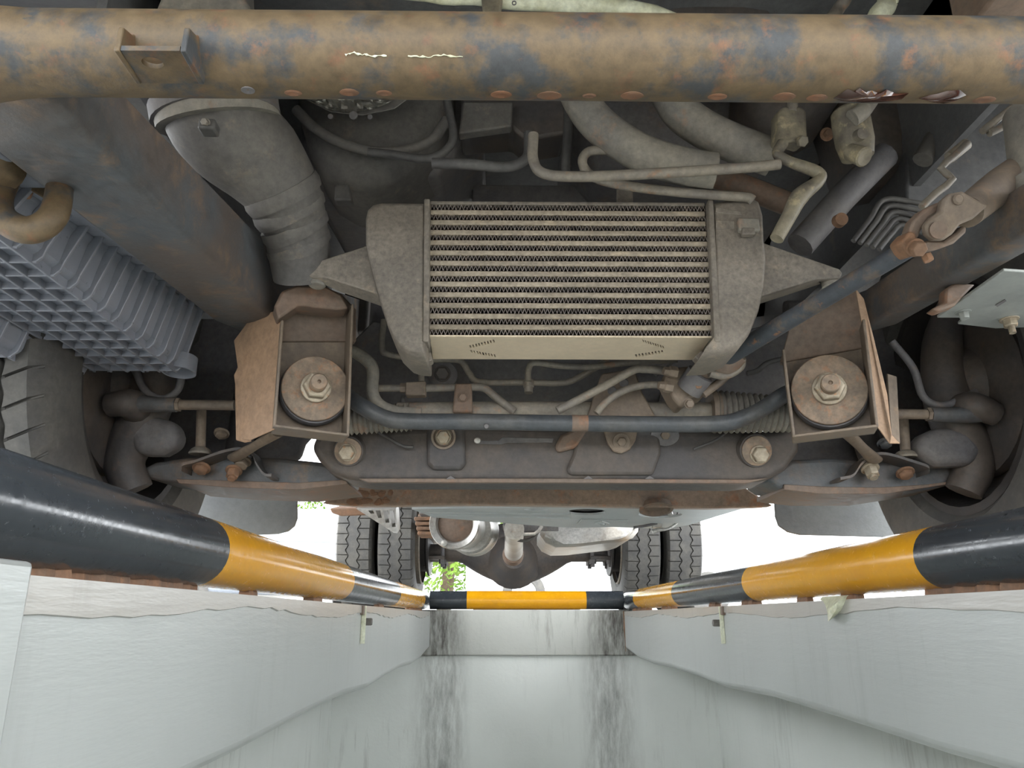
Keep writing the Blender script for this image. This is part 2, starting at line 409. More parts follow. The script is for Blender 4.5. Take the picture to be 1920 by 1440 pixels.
# rusty shims and crust that carry the pipes
zlow = zt - TR
def crust(parent, xc, y0, y1, n, amp):
    b = MB(); rings = []
    for k in range(n + 1):
        y = y0 + (y1 - y0) * k / n
        top = zlow + 0.004; w = 0.010 + rnd.uniform(-amp, amp)
        off = 0.010 * rnd.uniform(-0.3, 0.3)
        rings.append([V((xc - w + off, y, -0.0085)), V((xc + w + off, y, -0.0085)), V((xc + w * 0.8 + off, y, top)), V((xc - w * 0.8 + off, y, top))])
    b.loft(rings).build('rust_crust', 'rust', parent, smooth=False)
off_l, off_r = xcl + TR * 0.55, xcr - TR * 0.55
for y0, y1 in ((-3.9, -3.6), (-2.0, -1.7), (-0.6, -0.4), (0.3, 1.02), (1.22, 1.27), (1.62, 1.70), (2.5, 2.62), (3.3, 3.78)): crust(rail_l, xcl, y0, y1, max(4, int((y1 - y0) * 60)), 0.004)
for y0, y1 in ((-3.9, -3.6), (-2.0, -1.7), (-0.6, -0.4), (0.3, 1.15), (1.38, 1.44), (1.60, 1.66), (1.95, 2.05), (2.3, 2.36), (2.9, 3.1), (3.4, 3.78)): crust(rail_r, xcr, y0, y1, max(4, int((y1 - y0) * 60)), 0.004)
crust_e = MB().box((xl + 0.2, YE + TR - 0.01, 0.0005), (xr - 0.2, YE + TR + 0.01, zlow + 0.003)).build('rust_crust', 'rust', rail_e)

# steel straps hanging from the beams and a curled flake of paint
def strap(px, sg, xi, label):
    d = xi * sg
    top = PX(px, 1128, xi + sg * 0.001); y = top.y; zt2 = -0.009; zl = PX(px, 1206, xi).z
    t = thing('steel_strap', label, 'steel strap', (xi, y, zl), 'steel straps on the pit beams')
    MB().box((xi + sg * 0.0002, y - 0.002, zl), (xi + sg * 0.011, y + 0.003, zt2)).build('strap_plate', 'flake', t, bevel=0.001)
    MB().box((xi + sg * 0.0002, y - 0.02, -0.03), (xi + sg * 0.008, y - 0.002, zt2)).build('torn_paint', 'rust_dark', t, bevel=0.001)
    bolt(t, V((xi + sg * 0.0005, y + 0.026, zl + 0.05)), (sg, 0, 0), 0.010, 0.022, 'engine', 0, 'bolt')
strap(680, 1, xl, 'grey steel strap bolted to the left concrete beam below the pipe')
strap(1354, -1, xr, 'grey steel strap bolted to the right concrete beam below the pipe')
fl = MB(); fy = PX(1565, 1135, xr - 0.005).y
rings = []
for k in range(9):
    t = k / 8; y = fy - 0.05 + 0.11 * t
    h = 0.034 * math.sin(math.pi * min(1, t * 1.1)) + 0.006
    o = 0.012 * math.sin(t * 5) + 0.004
    rings.append([V((xr - 0.001, y, -0.002)), V((xr - 0.010 - o * 0.6, y, -0.004 - h * 0.5)), V((xr - 0.004 - o, y + 0.006, -0.004 - h)), V((xr - 0.003, y + 0.003, -h * 0.8))])
fo = fl.loft(rings).build('paint_flake', 'flake', None)
tag(fo, 'curled pale flake of peeling paint under the right guard pipe', 'paint flake')

# ================================================================== the truck
XC = 0.09                                        # middle of the truck
T = thing('truck', 'light truck seen from below, rusty front tube and dusty intercooler, parked over the pit', 'truck', (XC, 2.6, 0))
def mir(v, xc=XC): return V((2 * xc - v.x, v.y, v.z))

# ------------------------------------------------------------------ tyres
def tyre_mesh(R, W, periods, grooves, amp, lateral=True, depth=0.010, diag=0.0):
    b = MB(); fr = [0, .025, .09, .115, .3, .5, .525, .59, .615, .8]
    rings = []
    hw = W * 0.42
    for p in range(periods):
        for f in fr:
            th = 2 * math.pi * (p + f) / periods
            z = amp * math.cos(2 * math.pi * f)
            cutl = lateral and 0.02 < f < 0.1; cutr = lateral and 0.52 < f < 0.6
            prof = [(-W * .36, R * .60), (-W * .47, R * .66), (-W * .5, R * .80), (-W * .475, R * .93)]
            tr = []
            edges = [-hw] + [g0 for g0 in grooves] + [hw]
            gw = 0.0035
            for s in range(len(edges) - 1):
                a, c = edges[s], edges[s + 1]
                dl = depth if (s == 0 and cutl) or (s == len(edges) - 2 and cutr) else 0
                a2 = a + (gw + z if s else 0); c2 = c + (-gw + z if s < len(edges) - 2 else 0)
                crown = lambda x: R - 0.10 * x * x / W
                tr.append((a2, crown(a2) - dl)); tr.append((c2, crown(c2) - dl))
                if s < len(edges) - 2:
                    tr.append((c + z - gw * .8, R - depth)); tr.append((c + z + gw * .8, R - depth))
            prof = prof + tr + [(W * .475, R * .93), (W * .5, R * .80), (W * .47, R * .66), (W * .36, R * .60)]
            rings.append([V((x, -math.cos(th + diag * x) * r, math.sin(th + diag * x) * r)) for x, r in prof])
    n = len(rings[0]); vs = [q for r in rings for q in r]; fs = []
    for k in range(len(rings)):
        k2 = (k + 1) % len(rings)
        for i in range(n - 1): fs.append((k * n + i, k2 * n + i, k2 * n + i + 1, k * n + i + 1))
        fs.append((k * n + n - 1, k2 * n + n - 1, k2 * n, k * n))
    b.add(vs, fs)
    return b
def rim_mesh(R, W):
    b = MB(); r = R * .62
    b.lathe(V(), (1, 0, 0), [(-W * .40, r), (-W * .40, r * .93), (-W * .2, r * .86), (W * .02, r * .82), (W * .06, r * .5), (W * .02, r * .3), (W * .04, 0.0)], 40, False)
    b.lathe(V(), (1, 0, 0), [(W * .40, r), (W * .40, r * .93), (W * .1, r * .86), (W * .09, r * .5), (W * .05, r * .3), (W * .07, 0)], 40, False)
    return b
def wheel_set(name, R, W, tm, spots):
    o0 = r0 = None
    for x, y, label in spots:
        if o0 is None:
            o = tm.build(name, 'rubber', T, angle=30); o0 = o
            r0 = rim_mesh(R, W).build('rim', 'rim', None)
            r = r0
        else:
            o = o0.copy(); C.objects.link(o); r = r0.copy(); C.objects.link(r)
        o.parent = T; o.location = V((x, y, R - 0.002)) - WORLD['truck']; r.parent = o; r.location = (0, 0, 0)
        if x > XC: o.rotation_euler = (0, 0, math.pi)
        o['label'] = label
RR, RW, RY = 0.372, 0.19, 4.36
wheel_set('rear_tyre', RR, RW, tyre_mesh(RR, RW, 44, [-0.028, 0.028], 0.0065), [
    (XC - 0.852, RY, 'worn outer rear tyre with zigzag tread on the left'), (XC - 0.64, RY, 'worn inner rear tyre with zigzag tread on the left'),
    (XC + 0.625, RY, 'worn inner rear tyre with zigzag tread on the right'), (XC + 0.84, RY, 'worn outer rear tyre with zigzag tread on the right')])
FR, FW_, FY = 0.352, 0.195, 1.33
wheel_set('front_tyre', FR, FW_, tyre_mesh(FR, FW_, 52, [-0.042, -0.012, 0.018, 0.048], 0.002, diag=1.2), [
    (XC - 0.71 - FW_ / 2, FY, 'front tyre on the left with straight grooves'), (XC + 0.695 + FW_ / 2, FY, 'front tyre on the right in deep shade')])

# ------------------------------------------------------------------ frame rails
def railz(y): return CAM.z + 0.40 + 0.09 * (y - 0.694)
def frame_rail(sg, xi, xo, h0, h1):
    b = MB(); rings = []
    for y in (0.50, 0.55, 0.6, 0.7, 0.8, 0.9, 1.0, 1.12, 1.3, 1.6, 1.8):
        z = railz(y) if y < 1.2 else railz(1.2) + (y - 1.2) * 0.35
        h = h0 + (h1 - h0) * min(1, (y - .5) / .65)
        rings.append([V((xi, y, z + h)), V((xi, y, z + 0.007)), V((xi + sg * 0.002, y, z + .002)), V((xi + sg * 0.007, y, z)), V((xo - sg * .006, y, z)), V((xo - sg * .002, y, z + 0.002)), V((xo, y, z + 0.007)), V((xo, y, z + h))])
    b.loft(rings)
    return b.build('frame_rail', 'frame', T, angle=60)
fl_o = frame_rail(-1, -0.352, -0.447, .062, .105); fl_o['label'] = 'left frame rail with brown and blue grey worn paint'
fr_o = frame_rail(1, 0.572, 0.616, .05, .058); fr_o['label'] = 'right frame rail in dark worn paint'
for x in (-0.36, 0.54):
    MB().box((x - 0.03, 1.75, 0.62), (x + 0.03, 6.0, 0.76)).build('frame_rail', 'frame_dark', T, bevel=0.006)

# ------------------------------------------------------------------ front cross tube
ct = P(960, 107, 0.49); CR = S(83, ct) * 0.925
b = MB()
n = 60; xs = [-0.62 + 1.4 * k / n for k in range(n + 1)]
b.tube([V((x, ct.y, ct.z)) for x in xs], CR, 40, 0)
tube_o = b.build('front_cross_tube', 'tube_rust', T, label='mottled rusty tube across the front of the chassis')
M['weld'] = mat('rusted_weld', (120, 84, 62), (104, 80, 64), None, scale=40, rough=.7)
# weld spots along its lower edge
for px, py, k in ((550, 175, 1.0), (655, 174, 1.1), (720, 175, .9), (940, 178, 1.2), (1030, 180, 1.4), (1105, 180, .8), (1185, 180, 1.3), (1345, 182, 1.1), (1470, 182, 1.3), (1532, 184, 1.2), (1845, 188, 1.3)):
    d = ray(px, py)
    # nearest hit on the tube
    oc = CAM - ct; dd = V((0, d.y, d.z)); a_ = dd.dot(dd); b_ = 2 * dd.dot(V((0, oc.y, oc.z))); c_ = oc.y ** 2 + oc.z ** 2 - CR ** 2
    disc = b_ * b_ - 4 * a_ * c_
    if disc < 0: continue
    t = (-b_ - math.sqrt(disc)) / (2 * a_); hit = CAM + d * t
    nrm = V((0, hit.y - ct.y, hit.z - ct.z)).normalized()
    MB().lathe(hit - nrm * 0.0012, nrm, [(0, .0046 * k), (.0012, .0042 * k), (.0018, .003 * k), (.0012, .0016 * k), (.0012, 0)], 14, sx=1.6).build('plug_weld', 'weld', tube_o)
def on_tube(px, py):
    d = ray(px, py); oc = CAM - ct; a_ = d.y ** 2 + d.z ** 2; b_ = 2 * (d.y * oc.y + d.z * oc.z); c_ = oc.y ** 2 + oc.z ** 2 - CR ** 2
    disc = max(0, b_ * b_ - 4 * a_ * c_); t = (-b_ - math.sqrt(disc)) / (2 * a_); h = CAM + d * t
    return h, V((0, h.y - ct.y, h.z - ct.z)).normalized()
h, nn = on_tube(465, 169); MB().lathe(h - nn * 0.002, nn, [(0, .004), (.0026, .004), (.0026, .003), (0.0018, 0)], 14, sx=1.3).build('drain_hole', 'dark', tube_o)
# wet oil patches near the right end
def blob(pxs, name):
    b = MB(); pts = [on_tube(x, y) for x, y in pxs]; n = len(pts)
    c = on_tube(sum(p[0] for p in pxs) / n, sum(p[1] for p in pxs) / n)
    vs = [p + q * 0.0003 for p, q in pts] + [p + (c[0] - p) * 0.3 + q * 0.0022 for p, q in pts] + [c[0] + c[1] * 0.003]
    fs = [(i, (i + 1) % n, n + (i + 1) % n, n + i) for i in range(n)] + [(n + i, n + (i + 1) % n, 2 * n) for i in range(n)]
    b.add(vs, fs).build(name, 'oil', tube_o, angle=85)
blob([(1562, 184), (1580, 172), (1590, 166), (1600, 172), (1612, 164), (1624, 172), (1634, 169), (1650, 175), (1662, 167), (1680, 175), (1704, 174), (1690, 186), (1660, 190), (1610, 191), (1580, 189)], 'oil_patch')
blob([(1722, 184), (1745, 177), (1758, 175), (1775, 170), (1800, 168), (1812, 178), (1796, 187), (1770, 192), (1740, 189)], 'oil_patch')
for pp in (((648, 102), (665, 99), (690, 104), (725, 105)), ((765, 106), (800, 107), (830, 103), (868, 107))):
    b = MB(); pts = []
    for k in range(len(pp) * 5):
        i = k / (len(pp) * 5 - 1) * (len(pp) - 1); j = min(int(i), len(pp) - 2); f = i - j
        x = pp[j][0] * (1 - f) + pp[j + 1][0] * f; y = pp[j][1] * (1 - f) + pp[j + 1][1] * f + rnd.uniform(-1.5, 1.5)
        h, q = on_tube(x, y); pts.append(h + q * 0.0002)
    b.tube(pts, [rnd.choice((.0002, .0003, .0006, .001)) for _ in pts], 6, 0).build('scrape_mark', 'flake', tube_o)
# U-shaped bracket on the tube
yw = 0.445; zw = P(280, 95, yw).z
a0 = P(226, 95, yw); a1 = P(337, 95, yw)
wy = ct.y - CR * 0.35
b = MB(); th = 0.004
hole_c = PZ(286, 118, zw)
hole = [V((hole_c.x + 0.0075 * math.cos(t), hole_c.y + 0.006 * math.sin(t), zw)) for t in [2 * math.pi * k / 16 for k in range(16)]]
b.plate_holes([V((a0.x, yw, zw)), V((a1.x, yw, zw)), V((a1.x + 0.004, wy, zw)), V((a0.x - 0.001, wy, zw))], [hole], (0, 0, th))
ub = b.build('tube_bracket', 'tube_rust', tube_o, label='small U shaped bracket welded under the tube')
hz = P(280, 42, yw).z - zw
for x in (a0.x - .0005, a1.x + .0005):
    MB().slab([V((x, yw - .001, zw - .001)), V((x, wy, zw - .001)), V((x, wy, zw + hz + 0.02)), V((x, yw + 0.012, zw + hz)), V((x, yw, zw + hz - 0.004))], (-th if x < a0.x else th, 0, 0)).build('bracket_cheek', 'tube_rust', tube_o, bevel=0.001)
# gusset where the tube meets the left rail
b = MB(); rings = []
for k in range(9):
    t = k / 8; x = -0.46 + 0.12 * t; r = CR * (1.0 + 0.75 * (1 - t) ** 2)
    rings.append([V((x, ct.y + (math.cos(a) * r), ct.z - (CR - r) * -0.2 + math.sin(a) * r)) for a in [2 * math.pi * j / 28 for j in range(28)]])
b.loft(rings).build('tube_gusset', 'tube_rust', T)

# ------------------------------------------------------------------ intercooler
IY = 1.0
def I(px, py, d=0.0): return P(px, py, IY + d)
ic_l, ic_r = I(803, 500).x, I(1331, 500).x
ic_t, ic_b = I(960, 384).z, I(960, 628).z
ICD = 0.10
ic = MB()
ic.box((ic_l, IY - 0.001, ic_t), (ic_r, IY + ICD, ic_t + 0.005))
for x in (ic_l - 0.002, ic_r - 0.002): ic.box((x, IY + 0.02, ic_b), (x + 0.004, IY + ICD, ic_t))
intercooler = ic.build('intercooler', 'alu', T, bevel=0.001, label='dusty aluminium intercooler with twelve pale tubes and dark fins')
rows = 13; pitch_z = (ic_t - ic_b) / (rows + 12 * 1.0)
hfin = (ic_t - ic_b) * 0.040; hbar = ((ic_t - ic_b) - rows * hfin) / 12
z = ic_t; finmesh = None; barmesh = None
for k in range(rows):
    # fin row: a zigzag strip
    zc = z - hfin / 2
    if finmesh is None:
        b = MB(); n = 150; w = (ic_r - ic_l) / n; vs = []; fs = []
        for i in range(n + 1):
            x = ic_l + i * w; zz = zc + (hfin / 2 if i % 2 else -hfin / 2)
            j = rnd.uniform(-0.0012, 0.0012)
            vs += [V((x, IY + 0.0016 + j, zz)), V((x, IY + ICD * 0.7, zz))]
            if i: fs.append((2 * i - 2, 2 * i, 2 * i + 1, 2 * i - 1))
        b.add(vs, fs)
        for i in range(n):                       # folded front edge of each fin
            p0, p1 = vs[2 * i], vs[2 * i + 2]; e = V((w * .17 * rnd.uniform(.7, 1.3), 0, 0))
            f_ = V((0, -.0004, 0))
            b.add([p0 - e + f_, p0 + e + f_, p1 + e + f_, p1 - e + f_], [(0, 1, 2, 3)])
        o = b.build('fin_row', 'fin', intercooler, smooth=False); finmesh = o
    else:
        o = finmesh.copy(); C.objects.link(o)
    o.location = V((finmesh.location.x, finmesh.location.y, zc - WORLD['intercooler'].z))
    z -= hfin
    if k < 12:
        if barmesh is None:
            b = MB(); zc = z - hbar / 2
            b.box((ic_l, IY, z - hbar), (ic_r, IY + ICD * 0.9, z))
            o = b.build('cooler_tube', 'alu_bar', intercooler, bevel=0.0022, bseg=3); barmesh = o
        else:
            o = barmesh.copy(); C.objects.link(o); zc = z - hbar / 2
        o.location = V((barmesh.location.x, barmesh.location.y, zc - WORLD['intercooler'].z))
        z -= hbar
# dark sheet inside the core, so that one does not see through it
MB().box((ic_l, IY + ICD * 0.72, ic_b), (ic_r, IY + ICD * 0.74, ic_t)).build('core_back', 'dark', intercooler)
# bottom plate with two stamped chevrons
bp = [I(806, 630), I(1334, 630), I(1303, 672, ICD * 0.96), I(812, 668, ICD * 0.96)]
bp = [V((p.x, p.y, ic_b - 0.0005)) for p in bp]
def chev(px, py): return PZ(px, py, ic_b - 0.0005)
bars = []
for (x0, y0), (x1, y1) in (((879, 645), (928, 633)), ((881, 653), (930, 662)), ((1203, 633), (1245, 646)), ((1243, 653.5), (1188, 662))):
    for k in range(9):
        t = (k + 0.15) / 9; t2 = (k + 0.65) / 9
        dx = (x1 - x0) / 9 * 0.45
        ax, ay = x0 + (x1 - x0) * t, y0 + (y1 - y0) * t
        bx, by = x0 + (x1 - x0) * t2, y0 + (y1 - y0) * t2
        bars.append([chev(ax, ay), chev(bx, by), chev(bx + 2, by + 5), chev(ax + 2, ay + 5)])
MB().plate_holes(bp, bars, (0, 0, -0.0025)).build('bottom_plate', 'alu_plate', intercooler, label='pale bottom plate with slotted chevrons')
for k, q in enumerate(((806, 671, 22, 16),)): pass
# end tanks: outline at the front, rounded to the back
def tank(outline, name_label, sg):
    b = MB(); pts = [I(x, y) for x, y in outline]; c = sum(pts, V()) / len(pts)
    def ring(dy, k): 
        return [V((c.x + (p.x - c.x) * k, IY + dy, c.z + (p.z - c.z) * k)) for p in pts]
    b.loft([ring(-0.012, 0.90), ring(-0.007, 0.965), ring(0.004, 0.995), ring(0.02, 1.0), ring(0.08, 1.0), ring(0.10, 0.96)])
    return b.build('end_tank', 'alu', intercooler, label=name_label, bevel=0.002, angle=50)
tank([(800, 382), (716, 381), (700, 385), (690, 395), (686, 412), (686, 462), (694, 500), (706, 545), (716, 578), (728, 615), (742, 645), (762, 664), (780, 670), (800, 671), (800, 520)], 'left end tank of the intercooler', -1)
tank([(1333, 382), (1400, 368), (1420, 378), (1428, 405), (1430, 452), (1434, 490), (1430, 545), (1420, 590), (1404, 630), (1385, 655), (1352, 668), (1312, 670), (1336, 640), (1336, 520)], 'right end tank of the intercooler', 1)
# header strips and clips
b = MB(); b.slab([I(795, 372, -0.014), I(806, 372, -0.014), I(804, 640, -0.014), I(793, 640, -0.014)], (0, 0.03, 0)); b.build('header_strip', 'alu', intercooler, bevel=0.002)
b = MB(); b.slab([I(1328, 372, -0.014), I(1338, 372, -0.014), I(1352, 640, -0.014), I(1340, 640, -0.014)], (0, 0.03, 0)); b.build('header_strip', 'alu', intercooler, bevel=0.002)
for pp in ([(790, 640), (803, 636), (808, 660), (797, 664)], [(795, 662), (808, 660), (811, 675), (802, 679)], [(1320, 655), (1334, 635), (1346, 640), (1330, 662)], [(1303, 668), (1316, 656), (1326, 668), (1314, 680)]):
    MB().slab([I(x, y, -0.012 + 0.05 * (y > 650)) for x, y in pp], (0, 0.02, 0)).build('header_clip', 'alu', intercooler, bevel=0.0015)
# mounting arms
def arm(face, under):
    b = MB(); b.slab([I(x, y, 0.012) for x, y in face], (0, 0.012, 0))
    o = b.build('mounting_arm', 'alu', intercooler, bevel=0.002)
    b = MB(); b.slab([I(x, y, 0.013 + d) for x, y, d in under], (0, 0.006, 0.004)); b.build('arm_flange', 'alu', intercooler, bevel=0.001)
arm([(570, 500), (573, 497), (688, 460), (710, 552), (612, 520), (571, 517)], [(572, 518, 0), (612, 520, 0), (710, 552, 0), (720, 576, .03), (640, 548, .03)])
arm([(1429, 454), (1574, 504), (1580, 512), (1576, 521), (1530, 523), (1424, 556)], [(1424, 556, 0), (1530, 523, 0), (1540, 532, .03), (1418, 572, .03)])
for px, py in ((596, 524), (1556, 528)):
    p = P(px, py - 3, 1.03); MB().lathe(p, (0, -0.1, -1), [(-.008, S(16, p)), (.012, S(16, p)), (.014, S(13, p))], 20).build('rubber_bush', 'hose', intercooler)
MB().slab([I(1157, 338, .03), I(1188, 340, .03), I(1187, 386, .03), I(1155, 386, .03)], (0, .004, 0)).build('top_tab', 'alu', intercooler, bevel=0.002)
# small raised details on the right tank: sensor and ribs
b = MB(); p = I(1402, 425, -0.012); b.obox(p, V((S(20, p), 0, 0)), V((0, .008, 0)), V((0, 0, S(14, p)))); b.build('sensor', 'hose', intercooler, bevel=0.003)
p = I(1402, 436, -0.02); MB().obox(p, V((S(12, p), 0, 0)), V((0, .006, 0)), V((0, 0, S(7, p)))).build('sensor_plug', 'alu', intercooler, bevel=0.002)
for pp in ([(1342, 388), (1390, 396), (1392, 404), (1342, 398)], [(1342, 412), (1378, 414), (1378, 428), (1342, 430)]):
    MB().slab([I(x, y, -0.013) for x, y in pp], (0, 0.02, 0)).build('tank_rib', 'alu', intercooler, bevel=0.001)

# ------------------------------------------------------------------ strut rod brackets at the rail ends
def strut_bracket(sg, wc, wr, box, wing, cap, recess, label):
    """sg -1 left, 1 right; wc washer centre pixel; box corner pixels of the open front"""
    o = P(wc[0], wc[1], 1.12)
    ax = V((-sg * 0.36, -1.0, -0.05)).normalized()             # rod axis, towards the lens and the middle
    fo = o + ax * 0.055                                       # front rim plane of the box
    fr = [PL(x, y, fo, ax) for x, y in box]                    # four rim corners: tl, tr, br, bl
    bk = [p - ax * 0.055 for p in fr]
    cen = sum(bk, V()) / 4
    # back plate
    m = MB().slab([PL(x, y, o, ax) for x, y in box] if False else bk, -ax * 0.006)
    plate = m.build('strut_bracket', 'bracket', T, bevel=0.001, label=label)
    names = ('top_flange', 'side_flange', 'bottom_flange', 'side_flange')
    for i in range(4):
        j = (i + 1) % 4
        nrm = (fr[j] - fr[i]).cross(ax).normalized() * 0.004
        if i == 0: continue
        b = MB().slab([bk[i], bk[j], fr[j], fr[i]], nrm)
        b.build(names[i], 'bracket', plate, bevel=0.0012)
    MB().slab([PL(x, y, fo - ax * 0.05, ax) for x, y in recess], -ax * 0.02).build('inner_panel', 'rust_dark', plate, bevel=0.002)
    if cap: MB().slab([PL(x, y, fo, ax) for x, y in cap], -ax * 0.045).build('bracket_cap', 'rust_dark', plate, bevel=0.004)
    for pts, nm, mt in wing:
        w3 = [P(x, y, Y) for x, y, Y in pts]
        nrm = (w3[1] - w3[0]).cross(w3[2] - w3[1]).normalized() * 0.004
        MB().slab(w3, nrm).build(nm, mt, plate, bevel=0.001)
    # bushing, washer, nut, stud
    k = S(1, o)
    MB().lathe(o - V((0, 0, k * 3)), ax, [(0.0, wr * k * 1.03), (0.014, wr * k * 1.06), (0.02, wr * k * 1.0)], 30).build('rubber_bushing', 'dark', plate)
    wo = o + ax * 0.02
    MB().lathe(wo, ax, [(0, wr * k), (0.005, wr * k), (0.006, wr * k * .98), (0.006, wr * k * .45), (0.010, wr * k * .38), (0.010, 0)], 40).build('cup_washer', 'washer', plate, label='round rust freckled washer')
    n0 = wo + ax * 0.008
    MB().lathe(n0, ax, [(0, wr * k * .46), (0.005, wr * k * .46), (0.006, wr * k * .40)], 30).hexnut(n0 + ax * 0.006, ax, wr * k * .41, 0.016).build('nut', 'nut', plate, bevel=0.001)
    MB().lathe(n0 + ax * 0.02, ax, [(0, wr * k * .25), (0.020, wr * k * .25), (0.022, wr * k * .22), (0.022, wr * k * .06), (0.018, wr * k * .04), (0.018, 0)], 24).build('stud_end', 'washer', plate)
    # rod going back and out to the lower arm
    MB().tube([o - ax * 0.006, o - ax * 0.16], 0.014, 14, 0).build('strut_rod', 'bracket', plate)
    return plate
M['tan'] = mat('tan_dust_lit_steel', (164, 134, 108), (150, 124, 102), (158, 120, 90), scale=9, t3=(0.6, 0.76), rough=0.6)  # dusty tan for the wings, direct side light painted in as a lighter tone
strut_bracket(-1, (588, 735), 61, [(527, 600), (664, 570), (655, 818), (512, 800)], [
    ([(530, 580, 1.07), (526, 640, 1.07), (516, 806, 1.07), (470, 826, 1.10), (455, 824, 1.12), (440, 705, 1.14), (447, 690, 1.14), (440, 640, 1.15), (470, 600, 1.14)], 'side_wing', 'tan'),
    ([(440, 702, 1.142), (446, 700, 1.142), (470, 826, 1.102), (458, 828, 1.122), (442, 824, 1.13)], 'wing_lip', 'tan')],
    [(522, 598), (515, 572), (528, 545), (556, 534), (612, 536), (642, 552), (654, 578), (630, 580), (560, 572)], [(518, 640), (518, 572), (540, 545), (640, 550), (668, 580), (668, 640)], 'left strut rod bracket, dusty brown box with round washer')
strut_bracket(1, (1553, 737), 66, [(1466, 655), (1622, 598), (1648, 800), (1486, 820)], [
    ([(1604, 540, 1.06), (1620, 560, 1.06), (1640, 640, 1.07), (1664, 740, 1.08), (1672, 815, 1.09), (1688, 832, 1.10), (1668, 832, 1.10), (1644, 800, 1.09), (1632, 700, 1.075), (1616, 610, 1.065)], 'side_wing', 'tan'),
    ([(1664, 700, 1.12), (1682, 706, 1.125), (1688, 832, 1.11), (1672, 815, 1.10)], 'wing_lip', 'bracket')],
    None, [(1462, 680), (1480, 612), (1525, 570), (1606, 543), (1632, 650)], 'right strut rod bracket, dusty brown box with round washer')

# ------------------------------------------------------------------ sway bar
sb = MB().tube(path(1.17, (470, 745, 1.36), (560, 725, 1.3), (625, 728, 1.22), (672, 758), (722, 784), (770, 790), (900, 791), (1100, 794), (1330, 795), (1398, 782), (1440, 760), (1475, 738), (1520, 722, 1.22), (1600, 735, 1.3), (1670, 760, 1.36)), S(15.5, P(960, 790, 1.17)), 20, 6)
sway = sb.build('sway_bar', 'sway', T, label='blue black sway bar bent up at both ends')
MB().tube(path(1.17, (1072, 793.5), (1102, 794)), S(15.8, P(960, 790, 1.17)), 20, 0).build('rust_band', 'rust_dark', sway)
for px, py in ((912, 799),):
    p = P(px, py, 1.157); MB().lathe(p, (0, -1, -.3), [(0, S(5, p)), (.002, S(4, p))], 14).build('paint_blister', 'dark', sway)

# ------------------------------------------------------------------ front suspension crossmember
CY = 1.27
def CM(px, py, d=0.0): return P(px, py, CY + d)
b = MB()
outl = [(582, 838), (596, 862), (618, 885), (650, 897), (690, 902), (1000, 902), (1396, 905), (1440, 899), (1475, 880), (1500, 845), (1502, 800), (1440, 806), (1240, 806), (1090, 800), (1060, 806), (870, 800), (800, 800), (660, 806), (600, 800)]
b.slab([CM(x, y) for x, y in outl], (0, 0.10, 0.0))
xm = b.build('suspension_crossmember', 'frame_dark', T, bevel=0.012, bseg=4, label='grimy front suspension crossmember')
b = MB(); b.slab([CM(x, y, -0.004) for x, y in ((672, 897), (1000, 897), (1410, 899), (1440, 896), (1400, 906), (1000, 905), (690, 904))], (0, 0.012, 0)); b.build('lower_seam', 'rust_dark', xm, bevel=0.001)
for px in (845, 1103, 1218):
    b = MB(); b.slab([CM(px - 9, 898, -0.0055), CM(px, 892, -0.0055), CM(px + 9, 898, -0.0055)], (0, 0.004, 0)); b.build('seam_notch', 'dark', xm)
# raised pads and slots
b = MB(); b.slab([CM(x, y, -0.012) for x, y in ((800, 800), (872, 800), (873, 868), (866, 880), (810, 880), (800, 868))], (0, 0.014, 0)); b.build('pressed_pad', 'frame_dark', xm, bevel=0.006)
b = MB(); b.slab([CM(x, y, -0.010) for x, y in ((1085, 800), (1075, 850), (1062, 880), (1068, 890), (1225, 890), (1240, 850), (1238, 820), (1215, 803))], (0, 0.012, 0)); b.build('pressed_pad', 'frame_dark', xm, bevel=0.006)
b = MB(); b.slab([CM(x, y, -0.012) for x, y in ((1088, 800), (1102, 808), (1082, 838), (1046, 848), (1040, 836), (1052, 815))], (0, 0.014, 0)); b.build('rust_patch', 'rust_dark', xm, bevel=0.005)
b = MB(); b.slab([CM(x, y, -0.003) for x, y in ((890, 826), (935, 826), (942, 820), (1038, 822), (1036, 829), (950, 830), (940, 833), (892, 832))], (0, 0.006, 0)); b.build('slot', 'dark', xm, bevel=0.0005)
p = CM(895, 826, -0.004); MB().lathe(p, (0, -1, -.2), [(0, S(6, p)), (.003, S(5, p)), (.004, 0)], 12, sx=1.2).build('slot_clip', 'silver', xm)
dn = V((0, -1, -0.28))
for px, py, rw, rh, mt in ((653, 846, 25, 15, 'washer'), (1418, 845, 28, 16, 'washer')):
    p = CM(px, py, -0.012)
    b = MB().lathe(p, dn, [(-.012, S(rw + 6, p)), (0.0, S(rw + 3, p))], 30); b.build('bolt_boss', 'frame_dark', xm)
    MB().lathe(p, dn, [(0, S(rw, p)), (.004, S(rw, p)), (.005, S(rw - 2, p))], 30).build('eccentric_washer', 'washer', xm)
    q = p + V((0, -0.004, 0)) + (V((S(3, p), 0, -S(8, p))) if px > 1000 else V((0, 0, -S(3, p))))
    bolt(xm, q, dn, S(rh, p), 0.012, 'nut', 1.1)
    if px > 1000: MB().lathe(p + V((-S(1, p), -.005, S(15, p))), dn, [(0, S(4, p)), (.001, S(3.5, p))], 12).build('index_mark', 'dark', xm)
p = CM(832, 819, -0.014)
MB().lathe(p, dn, [(0, S(23, p)), (.008, S(23, p)), (.008, S(19, p)), (.002, S(17, p)), (.002, 0)], 28).build('cup_washer', 'bracket', xm)
bolt(xm, p + dn.normalized() * .002, dn, S(13, p), 0.009, 'nut', 1.15)
b = MB(); tp = [(1128, 796), (1198, 796), (1192, 825), (1182, 842), (1165, 850), (1150, 846), (1140, 832)]
